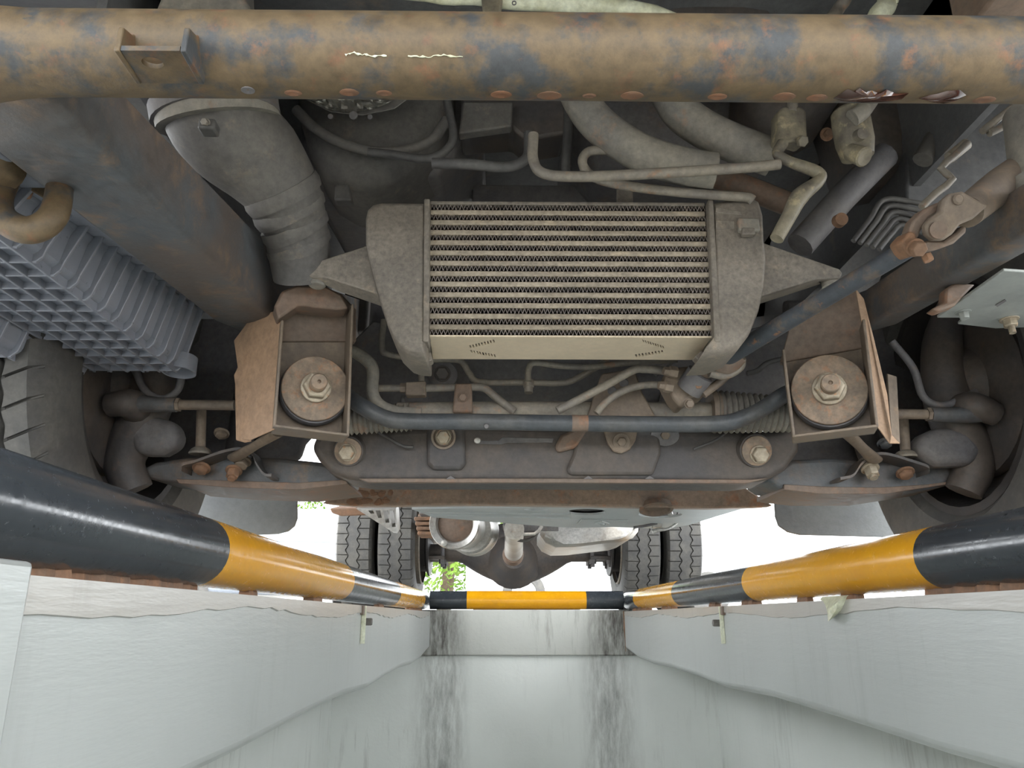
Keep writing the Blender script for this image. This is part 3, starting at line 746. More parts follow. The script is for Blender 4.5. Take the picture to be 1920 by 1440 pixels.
b.slab([CM(x, y, -0.020) for x, y in tp], (0, 0.008, 0)); b.build('hanger_tab', 'bracket', xm, bevel=0.002)
p = CM(1165, 828, -0.021); bolt(xm, p, dn, S(9, p), .007, 'bracket', 1.8)
p = CM(1246, 817, -0.006); MB().lathe(p, dn, [(0, S(20, p)), (.004, S(19, p))], 20, sx=1.4).build('plug_washer', 'dark', xm); bolt(xm, p + V((0, -.004, 0)), dn, S(9, p), .006, 'bracket', 0)
for px, py in ((690, 800), (1380, 815)):
    pass
rod('brake_line', 'pipe_dark', xm, 1.255, 3, (700, 805), (730, 822), (755, 836), (775, 838))
rod('brake_line', 'pipe_dark', xm, 1.255, 2.5, (1365, 808), (1340, 826), (1300, 842))
# wet shiny drop spots beside the slot
# ------------------------------------------------------------------ second, rusted crossmember
RY2 = 1.72
def R2(px, py, d=0): return P(px, py, RY2 + d)
b = MB(); b.slab([R2(x, y) for x, y in ((603, 944), (650, 912), (664, 908), (1000, 905), (1388, 908), (1404, 918), (1450, 948), (1440, 951), (1345, 953), (1100, 949), (900, 946), (660, 949))], (0, 0.10, 0.01))
M['rust_plate'] = mat('rusted_plate', (150, 128, 110), (134, 116, 102), (156, 110, 82), scale=9, t3=(0.54, 0.66), rough=0.55)
rx = b.build('rusty_crossmember', 'rust_plate', T, bevel=0.004, label='rusted plate crossmember with pointed ends')
b = MB()
for k in range(26):
    px = rnd.uniform(655, 735); py = 918 + rnd.uniform(0, 26); p = R2(px, py, -0.001)
    b.lathe(p, (0, -1, 0), [(0, S(rnd.uniform(3, 7), p)), (.0012, S(2.5, p)), (.0014, 0)], 7, sx=rnd.uniform(.8, 1.8))
b.build('rust_scale', 'rust', rx, smooth=False, kind='stuff')
p = R2(1230, 951, 0.02); MB().lathe(p, (0, -.3, -1), [(-.006, S(30, p)), (.006, S(32, p)), (.007, S(26, p)), (-.002, S(22, p)), (-.002, 0)], 30).build('pressed_ring', 'rust_dark', rx)

# ------------------------------------------------------------------ lower control arms, tie rods, links, knuckles
def suspension(sg, A):
    n = 'left' if sg < 0 else 'right'
    Y = 1.33
    b = MB(); top = [P(x, y, Y) for x, y in A['arm']]
    b.slab(top, (0, 0.13, 0.005))
    arm_o = b.build('lower_arm', 'frame', T, bevel=0.008, bseg=3, label='pressed steel lower control arm on the ' + n)
    b = MB(); b.slab([P(x, y, Y - 0.004) for x, y in A['rim']], (0, 0.15, 0.0)); b.build('arm_rim', 'rust_dark', arm_o, bevel=0.001)
    # bent strap
    pts = catmull([P(x, y, Y - 0.022) for x, y in A['strap']], 5)
    MB().strip(pts, (0, 0.045, 0), (0, 0, 0.005)).build('bent_strap', 'frame', arm_o, bevel=0.001)
    for (x, y, r, h, mt) in A['bolts']:
        p = P(x, y, Y - 0.026); ax = V((0, -0.55, -1)).normalized()
        b = MB(); b.hexnut(p, ax, S(r, p), S(h, p)); b.lathe(p - ax * .004, ax, [(0, S(r * 1.3, p)), (.004, S(r * 1.3, p))], 18)
        if h > 12: b.lathe(p + ax * S(h, p) * .95, ax, [(0, S(r * .6, p)), (S(6, p), S(r * .6, p))], 14)
        b.build('bolt', mt, arm_o, bevel=0.0006)
    # strut rod end
    b = MB(); b.tube([P(x, y, Yq) for x, y, Yq in A['rodend']], [S(13, P(480, 860, 1.25)), S(11, P(480, 860, 1.25)), S(15, P(480, 860, 1.25))], 14, 4, squash=0.6); b.build('strut_rod_end', 'bracket', arm_o)
    # tie rod
    tr = MB().tube([P(x, y, 1.24) for x, y in A['tie_thin']], S(9.5, P(400, 760, 1.24)), 14, 0).build('tie_rod', 'bracket', T, label='tie rod on the ' + n)
    b = MB(); q = [P(x, y, 1.24) for x, y in A['tie_thick']]
    b.tube(q, [S(k, q[0]) for k in (14, 14, 16, 12)], 16, 0); b.build('tie_rod_end', 'frame', tr)
    q0 = P(*A['tie_thin'][0], 1.24); MB().lathe(q0, (sg, 0, 0), [(-.006, S(13, q0)), (.010, S(13, q0))], 6).build('lock_nut', 'bracket', tr)
    # drop link
    q = [P(x, y, 1.30) for x, y in A['link']]
    lk = MB().tube(q, S(9, q[0]), 12, 0).build('drop_link', 'bracket', T, label='sway bar drop link on the ' + n)
    MB().lathe(q[1], (0, 0, 1), [(-.006, S(20, q[1])), (-.003, S(21, q[1])), (.003, S(17, q[1])), (.006, S(12, q[1]))], 20).build('link_cup', 'pipe', lk)
    # knuckle casting with brake backing plate
    X = A['hub']; hub = V((X, FY, FR))
    b = MB()
    b.lathe(hub + V((-sg * 0.045, 0, 0)), (-sg, 0, 0), [(-0.02, .155), (0.0, .155), (.006, .12), (.012, .08), (.03, .07), (.05, .045), (.055, 0)], 30)
    kn = b.build('brake_backing', 'frame_dark', T, label='brake backing plate and hub on the ' + n)
    b = MB(); b.tube([V((X - sg * .03, FY, FR + .20)), V((X - sg * .09, FY - .02, FR + .08)), V((X - sg * .10, FY - .03, FR - .04)), V((X - sg * .07, FY - .02, FR - .13)), V((X - sg * .09, FY - .01, .17))], [.022, .034, .042, .034, .03], 12, 5); b.build('knuckle', 'frame_dark', kn)
    b = MB(); b.tube([V((X - sg * .09, FY - .03, FR - .05)), V((X - sg * .10, FY - .09, FR - .05)), q0 + V((sg * .11, 0, 0))], [.03, .024, .02], 12, 5); b.build('steering_arm', 'frame_dark', kn)
    b = MB(); b.slab([P(x, y, 1.27) for x, y in A['caliper']], (0, .05, 0)); b.build('caliper', 'dark', kn, bevel=0.018, bseg=4)
    q = [P(x, y, 1.25) for x, y in A['shield']]
    MB().tube(q, S(7, q[0]), 10, 5).build('brake_hose', 'dark', kn)
    MB().slab([P(x, y, 1.50) for x, y in A['tower']], (0, .02, 0)).build('suspension_tower', 'dark', T, bevel=.01)
    q = [P(x, y, 1.46) for x, y in A['shock']]
    MB().tube(q, S(24, q[0]), 18, 0).build('shock_absorber', 'frame_dark', T)
    # mud flap
    fp = [P(x, y, 1.80) for x, y in A['flap']]
    MB().slab(fp, (0, .008, 0)).build('mud_flap', 'flap', T, bevel=0.002, label='grey rubber mud flap behind the front wheel on the ' + n)
suspension(-1, dict(
    arm=[(255, 884), (290, 866), (345, 858), (420, 856), (520, 858), (600, 866), (640, 876), (652, 904), (600, 914), (520, 918), (430, 914), (330, 905), (280, 898)],
    rim=[(330, 898), (430, 901), (560, 905), (648, 899), (652, 907), (560, 918), (430, 914), (335, 906)],
    strap=[(350, 888), (352, 878), (375, 872), (420, 856), (455, 849), (478, 856), (488, 878), (502, 896), (516, 898)],
    bolts=[(377, 879, 13, 7, 'rust'), (438, 884, 12, 14, 'rust'), (454, 866, 13, 12, 'bracket'), (415, 814, 11, 6, 'bracket')],
    rodend=[(520, 812, 1.19), (478, 836, 1.23), (440, 858, 1.29)],
    tie_thin=[(331, 759), (440, 760)], tie_thick=[(331, 759), (300, 759), (268, 757), (228, 757)],
    link=[(378, 756), (376, 846)], hub=XC - 0.71 - FW_ / 2,
    caliper=[(262, 770), (330, 790), (336, 830), (300, 850), (250, 850), (232, 810)],
    shield=[(252, 690), (272, 732), (305, 748), (334, 730), (342, 690)], tower=[(300, 560), (620, 560), (612, 800), (590, 812), (572, 832), (562, 862), (420, 880), (300, 880)], shock=[(470, 700), (445, 860)],
    flap=[(300, 900), (557, 900), (557, 972), (552, 986), (540, 996), (520, 1001), (300, 1010)]))
suspension(1, dict(
    arm=[(1482, 862), (1560, 858), (1640, 866), (1730, 862), (1800, 872), (1834, 884), (1812, 902), (1740, 918), (1650, 924), (1540, 924), (1460, 914), (1436, 898)],
    rim=[(1470, 908), (1540, 912), (1650, 914), (1740, 908), (1800, 900), (1790, 906), (1660, 926), (1540, 926), (1470, 918)],
    strap=[(1566, 904), (1590, 898), (1606, 876), (1628, 860), (1655, 859), (1700, 872), (1728, 882), (1730, 892)],
    bolts=[(1632, 880, 13, 16, 'nut'), (1624, 868, 11, 8, 'bracket'), (1698, 888, 13, 7, 'rust'), (1660, 832, 11, 6, 'frame')],
    rodend=[(1588, 812, 1.19), (1615, 838, 1.23), (1640, 862, 1.29)],
    tie_thin=[(1744, 777), (1660, 776)], tie_thick=[(1744, 777), (1775, 778), (1820, 778), (1862, 777)],
    link=[(1693, 770), (1698, 852)], hub=XC + 0.695 + FW_ / 2,
    caliper=[(1725, 815), (1760, 800), (1820, 800), (1850, 840), (1830, 870), (1760, 872), (1724, 850)],
    shield=[(1672, 640), (1712, 690), (1732, 745), (1770, 760), (1830, 735)], tower=[(1470, 560), (1860, 560), (1860, 890), (1640, 890), (1470, 880)], shock=[(1600, 760), (1640, 870)],
    flap=[(1452, 928), (1454, 968), (1460, 986), (1478, 998), (1500, 1003), (1780, 1010), (1780, 920)]))

# ------------------------------------------------------------------ steering rack, valve and shaft
KY = 1.23
rk = MB().tube(path(KY, (745, 772), (1000, 770), (1345, 772)), S(18, P(960, 770, KY)), 18, 0)
rack = rk.build('steering_rack', 'pipe', T, label='steering rack tube behind the sway bar')
def boot(px0, py0, px1, py1, r0, r1, Y0_, Y1_, n):
    a, c = P(px0, py0, Y0_), P(px1, py1, Y1_); ax = c - a; L_ = ax.length; pr = []
    for k in range(n * 4 + 1):
        t = k / (n * 4); r = r0 + (r1 - r0) * t; wv = 1.0 + 0.10 * math.cos(k * math.pi / 2)
        pr.append((L_ * t, S(r, a) * wv))
    MB().lathe(a, ax, pr, 24).build('rack_boot', 'hose', rack, label='ribbed rubber rack boot')
boot(1340, 772, 1500, 778, 38, 30, KY, KY, 15)
boot(770, 782, 640, 790, 25, 25, KY, KY, 14)
MB().lathe(P(1340, 772, KY), (1, 0, 0), [(-.008, S(38, P(1340, 772, KY))), (.0, S(40, P(1340, 772, KY))), (.006, S(38, P(1340, 772, KY)))], 24).build('boot_clamp', 'bracket', rack)
# mounting ears
b = MB(); b.slab([P(x, y, KY - .02) for x, y in ((1128, 700), (1190, 690), (1205, 735), (1230, 780), (1100, 782))], (0, .03, 0)); b.build('rack_mount', 'bracket', rack, bevel=.003)
for px, py in ((1170, 718), (1148, 733)):
    p = P(px, py, KY - .021); MB().lathe(p, dn, [(0, S(9, p)), (.003, S(7, p)), (.003, 0)], 14).build('mount_stud', 'dark', rack)
b = MB(); b.slab([P(x, y, KY - .03) for x, y in ((853, 718), (884, 718), (886, 772), (848, 772))], (0, .03, 0)); b.build('pipe_clamp', 'rust_dark', rack, bevel=.003)
p = P(868, 745, KY - .032); bolt(rack, p, dn, S(8, p), .006, 'rust_dark', 1.2)
b = MB(); p = P(830, 702, KY + .03); b.lathe(p, dn, [(-.02, S(27, p)), (.0, S(26, p)), (.004, S(18, p)), (.004, 0)], 26); b.build('rack_bush', 'dark', rack); bolt(rack, p + V((0, -.004, 0)), dn, S(13, p), .01, 'frame_dark', 1.2)
# valve housing
VY = 1.16
b = MB(); vs_ = [P(x, y, VY) for x, y in ((1252, 690), (1300, 684), (1312, 700), (1330, 724), (1322, 742), (1300, 744), (1278, 764), (1262, 746), (1256, 735), (1246, 715))]
b.slab(vs_, (0, .05, 0)); valve = b.build('steering_valve', 'bracket', T, bevel=.006, bseg=3, label='cast steering valve housing under the intercooler')
p = P(1305, 712, VY - .004); MB().lathe(p, (0.5, -.6, .65), [(-.02, S(26, p)), (.012, S(26, p)), (.014, S(22, p))], 26).build('valve_collar', 'dark', valve)
MB().lathe(p, (0.5, -.6, .65), [(.012, S(18, p)), (.03, S(18, p)), (.032, S(14, p))], 22).build('input_shaft', 'rust_dark', valve)
for px, py in ((1255, 697), (1246, 724)):
    q = P(px, py, VY - .01); MB().lathe(q, (-1, -.2, .1), [(-.012, S(12, q)), (0, S(12, q)), (.002, S(9, q)), (.01, S(8, q))], 6).build('pipe_union', 'bracket', valve, bevel=.0006)
for px, py in ((1292, 757), (1308, 722)):
    q = P(px, py, VY - .012); bolt(valve, q, dn, S(8, q), .007, 'bracket' if py > 740 else 'rust', 1.2)
b = MB(); b.tube(path(VY, (1318, 740), (1345, 720), (1362, 705), (1366, 695)), S(8, p), 10, 5); b.build('valve_lug', 'bracket', valve)
# pipes to the valve
rod('hydraulic_pipe', 'pipe', rack, 1.17, 8, (1252, 696), (1210, 692), (1185, 695), (1130, 726), (1045, 770))
rod('hydraulic_pipe', 'pipe', rack, 1.18, 7, (1244, 722), (1210, 722), (1170, 732), (1135, 755), (1118, 775))
rod('hydraulic_pipe', 'pipe', rack, 1.21, 7, (710, 728), (755, 728), smooth=0)
rod('hydraulic_pipe', 'pipe', rack, 1.21, 7.5, (795, 728), (880, 726), (908, 728), (930, 745), (965, 772))
b = MB(); b.slab([P(x, y, 1.2) for x, y in ((760, 716), (798, 714), (798, 740), (760, 741))], (0, .02, 0)); b.build('pipe_block', 'bracket', rack, bevel=.002)
q = P(752, 728, 1.21); MB().lathe(q, (-1, 0, 0), [(-.008, S(10, q)), (.001, S(10, q))], 6).build('pipe_union', 'bracket', rack)
rod('hydraulic_pipe', 'pipe', rack, 1.22, 6, (790, 660), (790, 716), smooth=0)
rod('hydraulic_pipe', 'pipe_dark', rack, 1.24, 5, (757, 742), (752, 768), smooth=0)
rod('brake_line', 'pipe', rack, 1.24, 6, (720, 600), (716, 650), (730, 665), (800, 674), (860, 676), (880, 700), (900, 716), (985, 717), (1055, 718), (1090, 705), (1140, 675))
rod('brake_line', 'pipe', rack, 1.22, 6, (990, 715), (991, 692), (1003, 680), (1050, 686), (1110, 688), (1180, 680), (1270, 674))
q = P(991, 722, 1.23); MB().lathe(q, (0, -.1, -1), [(-.008, S(10, q)), (.004, S(10, q)), (.005, S(8, q)), (.014, S(8, q))], 12).build('pipe_union', 'pipe', rack)
rod('heater_hose', 'hose', T, 1.19, 12, (640, 650), (672, 664), (698, 690), (698, 735), (712, 760), (745, 773), (790, 776), label='grey hose curling past the left bracket')
rod('brake_line', 'pipe_dark', rack, 1.22, 5, (1480, 670), (1440, 680), (1420, 695), (1400, 700))

M['shaft'] = mat('worn_shaft_paint', (70, 74, 80), (106, 94, 84), (142, 104, 78), scale=20, t2=(.5, .62), t3=(.6, .68), rough=.5)
# intermediate shaft with universal joint
s0, s1 = P(1352, 676, 1.13), P(1710, 462, 0.80)
shaft = MB().tube([s0, s0.lerp(s1, .5), s1], [S(17, s0), S(17, s0.lerp(s1, .5)), S(18, s1)], 20, 0).build('steering_shaft', 'shaft', T, label='slanting steering shaft with rusty universal joint')
sd = (s1 - s0).normalized()
# lower joint lug
b = MB(); b.tube([P(1386, 664, 1.12), P(1360, 682, 1.13), P(1330, 690, 1.14), P(1306, 702, 1.15)], [S(19, s0), S(24, s0), S(18, s0), S(18, s0)], 14, 4); b.build('lower_joint', 'rust_dark', shaft)
b = MB(); b.tube([P(1330, 700, 1.125), P(1360, 705, 1.13), P(1388, 690, 1.13), P(1392, 672, 1.12)], S(7, s0), 10, 5); b.build('joint_yoke', 'pipe', shaft)
# lower fork of the universal joint
uj = P(1757, 430, 0.76); k = S(1, uj); up_ = UP; 
def U(px, py, dd=0.0): return PL(px, py, uj + FW * dd, FW)
b = MB(); b.slab([U(x, y, -.012) for x, y in ((1700, 470), (1690, 452), (1708, 432), (1718, 436), (1722, 456), (1740, 462), (1712, 482))], FW * .03); b.build('shaft_clamp', 'rust', shaft, bevel=.003)
for pp in ([(1704, 436), (1712, 414), (1730, 395), (1760, 378), (1772, 382), (1766, 394), (1742, 410), (1728, 432), (1722, 448)], [(1722, 462), (1738, 450), (1770, 452), (1796, 434), (1806, 422), (1814, 426), (1812, 436), (1790, 456), (1764, 466), (1738, 472)]):
    b = MB(); b.slab([U(x, y, -.006) for x, y in pp], FW * .02); b.build('fork_arm', 'rust_dark', shaft, bevel=.003)
q = U(1716, 464, -.016); bolt(shaft, q, -FW + UP * -.4, k * 15, .010, 'rust', 1.15)
q = U(1736, 478, -.012); bolt(shaft, q, -FW * .4 + RT * .3 - UP, k * 10, .008, 'rust', 0)
b = MB(); b.slab([U(x, y, -.022) for x, y in ((1768, 375), (1782, 362), (1806, 358), (1834, 374), (1856, 384), (1826, 410), (1802, 420), (1788, 438), (1772, 449), (1752, 449), (1738, 438), (1736, 420), (1748, 406), (1764, 396))], FW * .012); yk = b.build('upper_yoke', 'bracket', shaft, bevel=.003)
q = U(1757, 432, -.0225); MB().lathe(q, -FW, [(0, k * 16), (.003, k * 16), (.003, k * 13), (.002, 0)], 24).build('bearing_cap', 'rust_dark', shaft)
q = U(1795, 374, -.0225); MB().lathe(q, -FW, [(0, k * 10), (.002, k * 10), (.004, k * 7), (.004, 0)], 18).build('yoke_bolt', 'bracket', shaft)
b = MB(); b.tube([U(1812, 398, 0), U(1880, 345, .06), U(1960, 290, .1)], [k * 30, k * 36, k * 36], 20, 3); b.build('column_stub', 'bracket', shaft)
q = P(1945, 290, 0.78); b = MB(); b.lathe(q + V((0, 0, -.09)), (0.15, .1, 1), [(-.01, .03), (.0, .038), (.02, .042), (.05, .046), (.06, .034), (.10, .036), (.16, .036)], 30); b.build('column_boot', 'hose', shaft, label='pale rubber steering column boot')

# ------------------------------------------------------------------ tow hook, side plate, rail tab
h3 = [P(x, y, Yh) for x, y, Yh in ((16, 325, .66), (-4, 375, .655), (8, 412, .65), (54, 432, .65), (98, 408, .655), (112, 350, .665), (104, 315, .68))]
hk = MB().tube(h3, [S(k_, h3[2]) for k_ in (24, 26, 26, 26, 26, 24, 26)], 16, 6).build('tow_hook', 'tube_rust', T, label='thick rounded tow hook at the left rail')
b = MB(); b.slab([P(x, y, .69) for x, y in ((28, 318), (75, 345), (128, 350), (136, 362), (128, 376), (80, 374), (40, 350))], (0, .03, .03)); b.build('hook_plate', 'tube_rust', hk, bevel=.005)
b = MB(); b.tube([P(-30, 200, .62), P(-10, 300, .64), P(25, 330, .66)], [.028, .022, .017], 14, 4); b.build('hook_root', 'tube_rust', hk)
p = P(54, 350, .70); bolt(hk, p, (0, -.3, -1), S(12, p), .012, 'rust', 1.3)
spz = CAM.z + 0.40
sp = [PZ(x, y, spz) for x, y in ((1757, 596), (1882, 508), (2050, 520), (2050, 610), (1866, 616), (1796, 608), (1802, 602), (1798, 596))]
pl = MB().slab(sp, (0, 0, .004)).build('side_plate', 'pale_steel', T, bevel=.001, label='pale steel side plate with two bolts beside the right rail')
p = PZ(1806, 585, spz); bolt(pl, p, (0, -.1, -1), S(9, p), .009, 'pale_steel', 1.5)
p = PZ(1892, 598, spz); bolt(pl, p, (0, -.1, -1), S(13, p), .010, 'nut', 1.3); MB().lathe(p, (0, -.1, -1), [(0, S(6, p)), (.022, S(6, p))], 14).build('bolt_tip', 'nut', pl)
sl = [PZ(x, y, spz - .0004) for x, y in ((1866, 572), (1884, 561), (1887, 564), (1870, 575))]; MB().slab(sl, (0, 0, -.0004)).build('slot', 'dark', pl)
b = MB(); b.slab([P(x, y, .93) for x, y in ((1748, 578), (1772, 566), (1774, 540), (1790, 530), (1830, 532), (1810, 552), (1792, 572), (1762, 583))], (0, .02, 0)); b.build('rail_tab', 'rust_dark', T, bevel=.003)

# ------------------------------------------------------------------ ribbed plastic box at the left
bz = CAM.z + 0.372; bx1 = PZ(220, 598, bz).x; bx0 = -0.98; by1 = PZ(320, 690, bz).y; by0 = 0.50
def boxwt(y): return CAM.z + .405 + .065 * (y - .6) / .5
TLT = .022
def tier(x0, x1, y0, y1, z0, za, zb_, tilt):
    return [V((x0, y0, z0)), V((x1, y0, z0)), V((x1, y1, z0)), V((x0, y1, z0)), V((x0, y0, za)), V((x1 + tilt, y0, za)), V((x1 + tilt, y1 + tilt, zb_)), V((x0, y1 + tilt, zb_))]
HEX = [(0, 3, 2, 1), (4, 5, 6, 7), (0, 1, 5, 4), (1, 2, 6, 5), (2, 3, 7, 6), (3, 0, 4, 7)]
tray = MB().add(tier(bx0, bx1, by0, by1, bz, boxwt(by0), boxwt(by1), TLT), HEX).build('plastic_box', 'plastic', T, bevel=.014, bseg=4, label='black ribbed plastic box beside the left rail')
b = MB(); rings = []
for y in (by0, .7, .9, by1 + .05):
    z_ = boxwt(y); rings.append([V((bx1 + TLT - .01, y, z_ - .004)), V((bx1 + TLT + .022, y, z_ - .004)), V((bx1 + TLT + .022, y, z_ + .012)), V((bx1 + TLT - .01, y, z_ + .012))])
b.loft(rings).build('box_rim', 'plastic', tray, bevel=.003)
b = MB(); b.box((bx0, by1 + TLT - .005, boxwt(by1) - .004), (bx1 + TLT + .02, by1 + TLT + .028, boxwt(by1) + .012)); b.build('box_rim', 'plastic', tray, bevel=.003)
GW = .135
for k in range(6):                                # lengthwise ribs under the bottom
    x = bx1 - 0.004 - 0.025 * k
    MB().box((x - .0016, by0, bz - .009), (x + .0016, by1 - .004, bz + .002)).build('long_rib', 'plastic', tray, bevel=.0006)
n = 19; cross = None
for k in range(n):
    y = by0 + 0.02 + (by1 - by0 - 0.03) * k / (n - 1)
    if cross is None:
        cross = MB().box((bx1 - GW, y - .0016, bz - .008), (bx1 + .002, y + .0016, bz + .002)).build('cross_rib', 'plastic', tray, bevel=.0006); y_first = y
    else:
        o = cross.copy(); C.objects.link(o); o.location = cross.location + V((0, y - y_first, 0))
    wt = boxwt(y)
    pts = [V((bx1 - .006, y, bz - .008)), V((bx1 + .002, y, bz - .007)), V((bx1 + .008, y, bz - .001)), V((bx1 + .011, y, bz + .01)), V((bx1 + TLT + .008, y, wt - .004)), V((bx1 + TLT - .004, y, wt - .004)), V((bx1 - .004, y, bz + .006))]
    MB().slab([p + V((0, -.002, 0)) for p in pts], (0, .004, 0)).build('wall_rib', 'plastic', tray, bevel=.0008)
for k in range(4):                                # ribs of the far end wall
    x = bx1 - .02 - .03 * k
    MB().slab([V((x - .002, by1 - .002, bz - .008)), V((x - .002, by1 + .008, bz)), V((x - .002, by1 + TLT + .006, boxwt(by1) - .004)), V((x - .002, by1 + TLT - .006, boxwt(by1) - .004))], (.004, 0, 0)).build('wall_rib', 'plastic', tray, bevel=.0008)
# deeper outer tier
ox1 = bx1 - GW - .008; oz = bz - .036; oy1 = by1 - .015
tier_o = MB().add(tier(bx0, ox1, by0, oy1, oz, bz + .01, bz + .01, .012), HEX).build('outer_tier', 'plastic', tray, bevel=.010, bseg=3)
for k in range(14):
    y = by0 + .03 + .04 * k
    if y < oy1 - .01:
        MB().box((bx0 + .01, y - .0016, oz - .008), (ox1 - .002, y + .0016, oz + .002)).build('tier_rib', 'plastic', tray, bevel=.0006)
        MB().slab([V((ox1 - .004, y - .002, oz - .008)), V((ox1 + .006, y - .002, oz)), V((ox1 + .016, y - .002, bz)), V((ox1 + .006, y - .002, bz))], (0, .004, 0)).build('tier_rib', 'plastic', tray, bevel=.0008)
for k in range(6):
    x = ox1 - .008 - .025 * k; MB().box((x - .0016, by0, oz - .008), (x + .0016, oy1 - .004, oz + .002)).build('tier_rib', 'plastic', tray, bevel=.0006)
q = P(336, 692, by1 + .005); MB().lathe(q, (0, -.1, -1), [(-.02, S(30, q)), (.006, S(31, q)), (.006, S(28, q)), (-.015, S(27, q)), (-.015, 0)], 28).build('drain_spout', 'plastic', tray)

# ------------------------------------------------------------------ engine bay above
def lump(name, material, Y, ring_px, depth, label=None, k0=.8, parent=None):
    pts = [P(x, y, Y) for x, y in ring_px]; c = sum(pts, V()) / len(pts)
    def rg(d, k): return [V((c.x + (p.x - c.x) * k, Y + d, c.z + (p.z - c.z) * k)) for p in pts]
    return MB().loft([rg(-depth * .35, k0 * .55), rg(-depth * .28, k0), rg(-depth * .1, .96), rg(0, 1.0), rg(depth, 1.0)]).build(name, material, parent or T, label=label, angle=60)
# air duct with clamp and bellows
dp = [P(405, 60, .86), P(408, 190, .88), P(428, 245, .90), P(484, 300, .93), P(530, 362, .96), P(553, 425, 1.0), P(568, 520, 1.05)]
duct = MB().tube(dp, [S(k_, q_) for k_, q_ in zip((108, 104, 98, 88, 70, 60, 54), dp)], 32, 6).build('air_duct', 'engine', T, label='grey air intake duct with a band clamp')
MB().tube([P(402, 150, .868), P(407, 205, .878), P(412, 232, .885)], [S(112, dp[1])] * 3, 32, 4).build('duct_collar', 'hose', duct)
for t, r in ((.0, 116),):
    MB().lathe(P(405, 214, .88), (P(412, 240, .885) - P(405, 200, .877)), [(-.012, S(r, dp[1])), (.008, S(r, dp[1]))], 32).build('band_clamp', 'dark', duct)
p = P(392, 240, .79); b = MB(); b.obox(p, V((S(16, p), 0, 0)), V((0, .01, 0)), V((0, 0, S(11, p)))); b.build('clamp_block', 'pipe_dark', duct, bevel=.003); bolt(duct, p + V((0, -.01, 0)), (0, -1, -.4), S(7, p), .006, 'pipe', 1.2)
for (x, y, Yd, r) in ((530, 362, .96, 73), (542, 392, .98, 68), (553, 425, 1.0, 63), (560, 458, 1.02, 60)):
    q = P(x, y, Yd); MB().lathe(q, (dp[5] - dp[3]), [(-.010, S(r, q)), (.0, S(r + 3, q)), (.010, S(r, q))], 30).build('duct_bead', 'engine', duct)
# bell housing and heat foil
bell = lump('bell_housing', 'engine', 1.12, [(560, 120), (562, 220), (580, 290), (610, 335), (650, 358), (690, 366), (735, 352), (775, 325), (815, 285), (846, 240), (852, 200), (850, 120)], .12, 'round grimy bell housing behind the front tube')
rm = [P(x, y, 1.06) for x, y in ((555, 205), (590, 240), (640, 268), (700, 284), (760, 282), (810, 262), (838, 225))]
MB().tube(rm, [S(10, q_) for q_ in rm], 10, 5).build('housing_lip', 'engine', bell)
rmq = [(560, 170), (575, 190), (620, 212), (680, 218), (740, 206), (775, 180), (780, 150)]
b = MB(); b.slab([P(x, y, 1.02) for x, y in rmq], (0, .01, .02)); b.build('heat_plate', 'engine', bell, bevel=.003)
b = MB(); vs = []; fs = []
nx, ny = 28, 5
for i in range(nx + 1):
    for j in range(ny + 1):
        t = i / nx; x = 575 + 165 * t; y0 = 186; y1 = 188 + 26 * math.sin(math.pi * t) ** .7
        p = P(x, y0 + (y1 - y0) * j / ny - 4, 1.012 + rnd.uniform(-.004, .004)); vs.append(p)
for i in range(nx):
    for j in range(ny): a = i * (ny + 1) + j; fs.append((a, a + 1, a + ny + 2, a + ny + 1))
b.add(vs, fs).build('heat_foil', 'foil', bell, smooth=False)
for px, py, r in ((663, 217, 8), (694, 220, 5), (620, 219, 5)):
    p = P(px, py, 1.005); MB().lathe(p, (0, -1, -.2), [(0, S(r, p)), (.002, S(r, p)), (.002, 0)], 14).build('plate_hole', 'dark', bell)
b = MB(); b.slab([P(x, y, 1.08) for x, y in ((628, 345), (654, 345), (660, 375), (626, 375))], (0, .02, 0)); b.build('housing_boss', 'engine', bell, bevel=.003)
# engine block and sump behind, dark
b = MB(); b.slab([P(x, y, 1.16) for x, y in ((560, 20), (900, 20), (905, 250), (870, 262), (820, 330), (560, 330))], (0, .5, .05)); eng = b.build('engine_block', 'dark', T, bevel=.015, bseg=3, label='dark engine block')
b = MB(); b.slab([P(x, y, 1.08) for x, y in ((868, 120), (1060, 120), (1060, 250), (985, 262), (960, 240), (900, 244), (862, 248))], (0, .10, .02)); b.build('engine_mount', 'frame_dark', T, bevel=.006)
b = MB(); b.slab([P(x, y, 1.06) for x, y in ((868, 190), (962, 190), (960, 236), (860, 250))], (0, .02, 0)); b.build('mount_plate', 'engine', eng, bevel=.003)
lump('gear_casing', 'dark', 1.25, [(1050, 60), (1060, 260), (1120, 330), (1260, 350), (1420, 330), (1470, 250), (1480, 60)], .2, 'dark casing behind the hoses')
lump('front_cover', 'frame_dark', 1.10, [(1395, 100), (1390, 190), (1410, 235), (1450, 255), (1500, 240), (1560, 210), (1600, 150), (1600, 80)], .1, None)
lump('pump_casting', 'frame_dark', 1.12, [(1560, 180), (1600, 300), (1650, 330), (1740, 310), (1800, 240), (1800, 150), (1600, 120)], .1, None)
